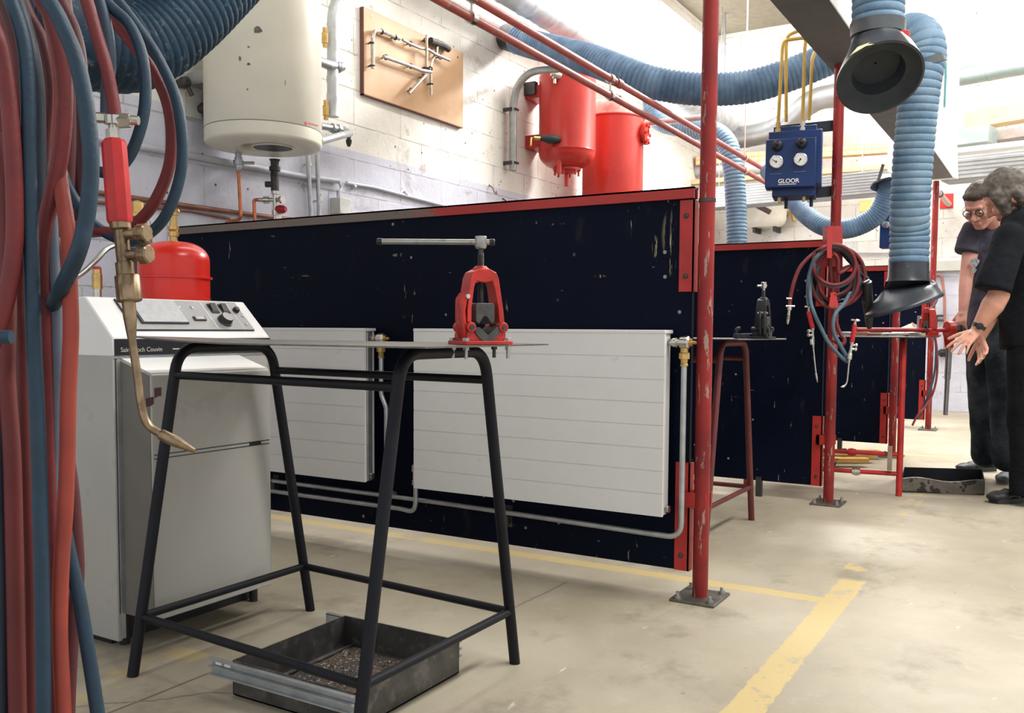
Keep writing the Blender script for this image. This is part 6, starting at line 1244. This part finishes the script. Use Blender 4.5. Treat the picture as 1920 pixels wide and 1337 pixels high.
def sole(m, heel, toe, w_=.05):
    d = (toe - heel).normalized(); sd = d.cross(UP); L = (toe - heel).length; pts = []
    for f, ww in ((0, .35), (.04, .65), (.15, .8), (.4, .75), (.65, .98), (.85, .92), (.97, .6), (1, .25)): pts.append((f, ww))
    out = [heel + d * L * f + sd * w_ * ww for f, ww in pts] + [heel + d * L * f - sd * w_ * ww for f, ww in pts[::-1]]
    out = [V3(p.x, p.y, .001) for p in out]; m.prism(out, UP * .026)
def wrinkle(amp, sc_=9, seed=0): return lambda p: amp * (noise.noise((p + V3(seed, 0, 0)) * sc_) + .5 * noise.noise((p + V3(0, seed, 3)) * sc_ * 2.3))
# --- the older man in front: black clothes, bending over the work, seen from his left
def K(px, py, dz=0.0, d=4.55): return PD(px, py, d + dz)
t1 = thing('person', 'man in black T-shirt and black trousers with grey hair, nearest, bending towards the threader', 'person', PZ(1905, 945, 0), 0, 'men at the bench')
b = MB()
sh, el, wr = K(1893, 452, -.02), K(1872, 556, -.06), K(1829, 622, -.02)
chain(b, [sh, el], [.058, .05]); chain(b, [el, el.lerp(wr, .25), el.lerp(wr, .6), wr - (wr - el).normalized() * .012], [.05, .054, .041, .029])
hand(b, wr, K(1800, 648, -.06) - wr, (-UP * .55 + RIGHT * .5 + FWD * .7), 1.0, .3, (.12, .16), -1)
w2 = K(1836, 634, .1); e2 = K(1878, 560, .34); chain(b, [K(1915, 455, .36), e2, w2], [.055, .046, .029]); hand(b, w2, K(1846, 668, .04) - w2, (-FWD * .3 + RIGHT * -.8), .98, .12, (.25, .3), 1)
hc = K(1887, 364, .1); hf = (-RIGHT * .66 + FWD * .46 - UP * .60); hu = (UP * .75 - RIGHT * .62)
Ph, Rm, hs, hf_, hu_ = head(b, hc, hf, hu, 1.1)
chain(b, [K(1925, 425, .15), K(1902, 392, .12)], [.062, .058]); chain(b, [K(1925, 425, .15), K(1935, 520, .18), K(1940, 620, .18)], [.1, .13, .13])
chain(b, [K(1915, 450, .34), K(1898, 452, .0)], [.06, .06])
for dz, kx in ((.1, 0), (.32, 22)): chain(b, [K(1928 + kx, 640, dz), K(1920 + kx, 775, dz), K(1926 + kx, 905, dz)], [.085, .06, .045])
body1 = fuse(b, 'body', SKIN, t1, .0042, 3)
b = MB(); chain(b, [K(1922, 428, .02), K(1926, 470, .08), K(1934, 540, .12), K(1936, 600, .13)], [.1, .14, .145, .145], 20); sleeve(b, [K(1934, 560, .13), K(1936, 610, .13), K(1937, 652, .13)], [.15, .152, .155], 24); chain(b, [K(1918, 432, .02), K(1918, 440, .32)], [.1, .1], 18); chain(b, [K(1925, 470, .2), K(1938, 590, .22)], [.16, .145], 18); sleeve(b, [K(1934, 560, .22), K(1938, 652, .22)], [.15, .155], 24)
capsule(b, sh + UP * .01, K(1880, 490, -.04), .082, .08, 18); sleeve(b, [sh, K(1882, 480, -.04), K(1868, 520, -.06), K(1861, 545, -.06)], [.08, .08, .083, .086]); sleeve(b, [K(1918, 452, .36), K(1900, 500, .36), K(1885, 545, .36)], [.085, .082, .08]); chain(b, [K(1905, 418, .08), K(1925, 425, .12)], [.072, .085], 16)
sh1 = fuse(b, 't_shirt', BLKS, t1, .008, 5, wrinkle(.006, 8))
b = MB()
for dz, kx in ((.1, 0), (.32, 22)): chain(b, [K(1930 + kx, 620, dz), K(1928 + kx, 660, dz), K(1921 + kx, 775, dz), K(1924 + kx, 870, dz)], [.105, .1, .085, .075], 18); sleeve(b, [K(1924 + kx, 860, dz), K(1925 + kx, 900, dz), K(1926 + kx, 928, dz)], [.076, .078, .082])
chain(b, [K(1940, 622, .12), K(1948, 622, .28)], [.11, .11], 16)
fuse(b, 'trousers', BLKT, t1, .008, 5, wrinkle(.006, 7, 5))
for (hl, to) in ((PZ(1942, 938, 0), PZ(1852, 944, 0)), (PZ(1985, 915, 0), PZ(1925, 918, 0))):
    hl.z = to.z = 0; to = hl + (to - hl).normalized() * .29; b = MB(); shoe(b, hl, to, .11, .05); so = fuse(b, 'boot', BOOT, t1, .006, 3)
    b = MB(); sole(b, hl, to, .053); b.build('sole', RUB, so)
    b = MB()
    dd_ = (to - hl).normalized(); sd_ = dd_.cross(UP)
    for q in range(4): c = hl + dd_ * (.12 + q * .025) + UP * (.098 - q * .009); b.cyl(c - sd_ * .02, c + sd_ * .02, .0028, seg=6)
    b.build('laces', mat('lace_grey', (150, 150, 146), .8), so)
b = MB(); b.ball(Ph(0, -.014, .032), .106, 24, 16, (.86, 1.0, .95), Rm); b.ball(Ph(0, -.05, -.04), .078, 18, 12, (1.0, .9, 1.15), Rm); b.ball(Ph(.055, -.01, .0), .05, 12, 8, (.8, 1.1, 1.2), Rm); b.ball(Ph(-.055, -.01, .0), .05, 12, 8, (.8, 1.1, 1.2), Rm); b.ball(Ph(0, .055, .07), .05, 12, 8, (1.2, .8, .7), Rm); capsule(b, Ph(.066, .03, .03), Ph(.062, .045, -.07), .036, .026); capsule(b, Ph(-.066, .03, .03), Ph(-.062, .045, -.07), .036, .026); capsule(b, Ph(.07, -.04, -.02), Ph(.055, -.03, -.11), .04, .03); capsule(b, Ph(-.07, -.04, -.02), Ph(-.055, -.03, -.11), .04, .03)
fuse(b, 'hair', HAIR1, t1, .006, 2, lambda p: .006 * noise.noise(p * 26) + .004 * noise.noise(p * 60))
b = MB(); b.ball(Ph(0, .06, -.1), .04, 14, 10, (1.1, .9, 1.0), Rm); capsule(b, Ph(-.055, .02, -.07), Ph(-.02, .065, -.095), .018, .02); capsule(b, Ph(.055, .02, -.07), Ph(.02, .065, -.095), .018, .02)
fuse(b, 'beard', HAIR1, t1, .005, 2, lambda p: .004 * noise.noise(p * 40))
b = MB(); x_ = (wr - el).normalized(); c = wr - x_ * .03; b.lathe(c - x_ * .009, x_, [(0, .0335), (.018, .0325)], 24); wn = (-FWD * .8 + UP * .5 - x_ * (-FWD * .8 + UP * .5).dot(x_)).normalized(); b.lathe(c + wn * .028, wn, [(0, .017), (.01, .017), (.011, .014)], 18); b.build('wristwatch', BLACKP, t1)
b = MB(); c = Ph(.08, -.02, -.02); b.ball(Ph(-.088, -.035, .0), .008, 8, 6); b.build('earpiece', mat('ear_white', (220, 214, 204), .5), t1)
# --- the younger man behind: charcoal T-shirt, glasses
def J(px, py, dz=0.0, d=5.4): return PD(px, py, d + dz)
t2 = thing('person', 'younger man with glasses and short hair in a charcoal T-shirt, behind, looking down', 'person', PZ(1862, 895, 0), 0, 'men at the bench')
b = MB(); hc = J(1840, 383, -.15); hf = (-RIGHT * .62 - FWD * .46 - UP * .52); hu = (UP * .85 - RIGHT * .25 - FWD * .2)
Ph, Rm, hs, hf_, hu_ = head(b, hc, hf, hu, 1.05)
chain(b, [J(1866, 435, .05), J(1850, 402, -.1)], [.058, .055]); chain(b, [J(1860, 450, .06), J(1862, 560, .06), J(1862, 615, .06)], [.1, .115, .12])
s2, e2, w2 = J(1826, 430, .0), J(1812, 520, -.02), J(1806, 583, -.06); chain(b, [J(1855, 432, .05), s2, s2.lerp(e2, .5), e2, e2.lerp(w2, .3), w2], [.06, .05, .045, .037, .037, .026]); hand(b, w2, J(1800, 612, -.1) - w2, RIGHT * .7 + FWD * .5, .95, .1, (.25, .3), -1)
s3, e3 = J(1890, 435, .1), J(1900, 530, .1); chain(b, [J(1860, 432, .05), s3, e3, J(1880, 590, -.05)], [.06, .05, .04, .028]); hand(b, J(1880, 590, -.05), -RIGHT * .8 - UP * .5, RIGHT * .4 - UP, .95, .1, (.3, .3), 1)
legs = (((1846, 622, .12), (1842, 742, .1), (1847, 850, .1)), ((1880, 622, -.08), (1882, 745, -.12), (1887, 856, -.14)))
for L in legs: chain(b, [J(*q) for q in L], [.082, .055, .042])
fuse(b, 'body', SKIN2, t2, .0045, 3)
b = MB(); chain(b, [J(1858, 434, .05), J(1858, 470, .05), J(1862, 540, .05), J(1864, 580, .05)], [.12, .135, .13, .135], 20); sleeve(b, [J(1863, 560, .05), J(1864, 612, .05)], [.137, .142], 24); chain(b, [J(1838, 436, .0), J(1884, 438, .1)], [.07, .072], 16); sleeve(b, [J(1832, 428, 0), s2, J(1817, 450, -.01), J(1811, 474, -.015)], [.06, .068, .066, .066]); chain(b, [s3, J(1895, 475, .1)], [.07, .065], 16); chain(b, [J(1864, 432, .02), J(1860, 450, .03)], [.07, .09], 14)
fuse(b, 't_shirt', GRYS, t2, .008, 5, wrinkle(.005, 9, 2))
b = MB(); q = J(1827, 492, -.105); n_ = (-FWD - RIGHT * .55).normalized()
sx = n_.cross(UP).normalized()
def decal(b, c, pts):
    b.prism([c + sx * x + UP * z for x, z in pts], n_ * .004)
rr = [( .024 * math.cos(a) * (1 + .2 * math.sin(3 * a)), .026 * math.sin(a)) for a in [2 * math.pi * k / 18 for k in range(18)]]
decal(b, q - n_ * .02, rr); decal(b, q - n_ * .02 - UP * .045, [(x * .5, z * .5) for x, z in rr])
b.build('shirt_print', mat('print_pale', (150, 152, 160), .8, var=.3, vscale=60), t2)
b = MB()
for L in legs: A, B_, C_ = [J(*q) for q in L]; chain(b, [A + UP * .06, A, B_, B_.lerp(C_, .7), C_ - UP * .01], [.115, .108, .083, .074, .078], 18)
chain(b, [J(1852, 612, .1), J(1876, 612, -.06)], [.12, .12], 16)
fuse(b, 'trousers', JEAN, t2, .008, 5, wrinkle(.006, 7, 9))
for hl, to, m_ in ((PZ(1864, 882, 0), PZ(1790, 886, 0), BOOT), (PZ(1905, 898, 0), PZ(1868, 912, 0), SNEAK)):
    hl.z = to.z = 0; to = hl + (to - hl).normalized() * .275; b = MB(); shoe(b, hl, to, .1, .046); so = fuse(b, 'shoe', m_, t2, .006, 3); b = MB(); sole(b, hl, to, .049); b.build('sole', RUB if m_ is BOOT else mat('sole_grey', (120, 124, 124), .6), so)
b = MB(); b.ball(Ph(0, -.016, .04), .1, 22, 14, (.86, 1.0, .92), Rm); b.ball(Ph(0, .05, .082), .048, 14, 8, (1.35, .9, .6), Rm); b.ball(Ph(0, -.06, -.02), .062, 14, 10, (1.05, .8, 1.1), Rm)
fuse(b, 'hair', HAIR2, t2, .005, 2, lambda p: .004 * noise.noise(p * 40))
b = MB()
for e in (-1, 1):
    c = Ph(e * .034, .103, .0); b.torus(c, hf_, .0215, .0028, 20, 6); b.tube([Ph(e * .057, .1, .006), Ph(e * .078, .06, .006), Ph(e * .083, -.01, .0)], .002, 6)
b.tube([Ph(-.012, .106, .002), Ph(0, .113, .006), Ph(.012, .106, .002)], .002, 6); b.build('glasses', BLACKP, t2)
for e in (-1, 1):
    b = MB(); b.ball(Ph(e * .033, .0835, -.002), .0095, 12, 8); eye = b.build('eye', mat('eye_white', (226, 222, 216), .3), t2); b = MB(); b.ball(Ph(e * .033, .0895, -.005), .005, 10, 6); b.build('iris', BLACKP, eye)
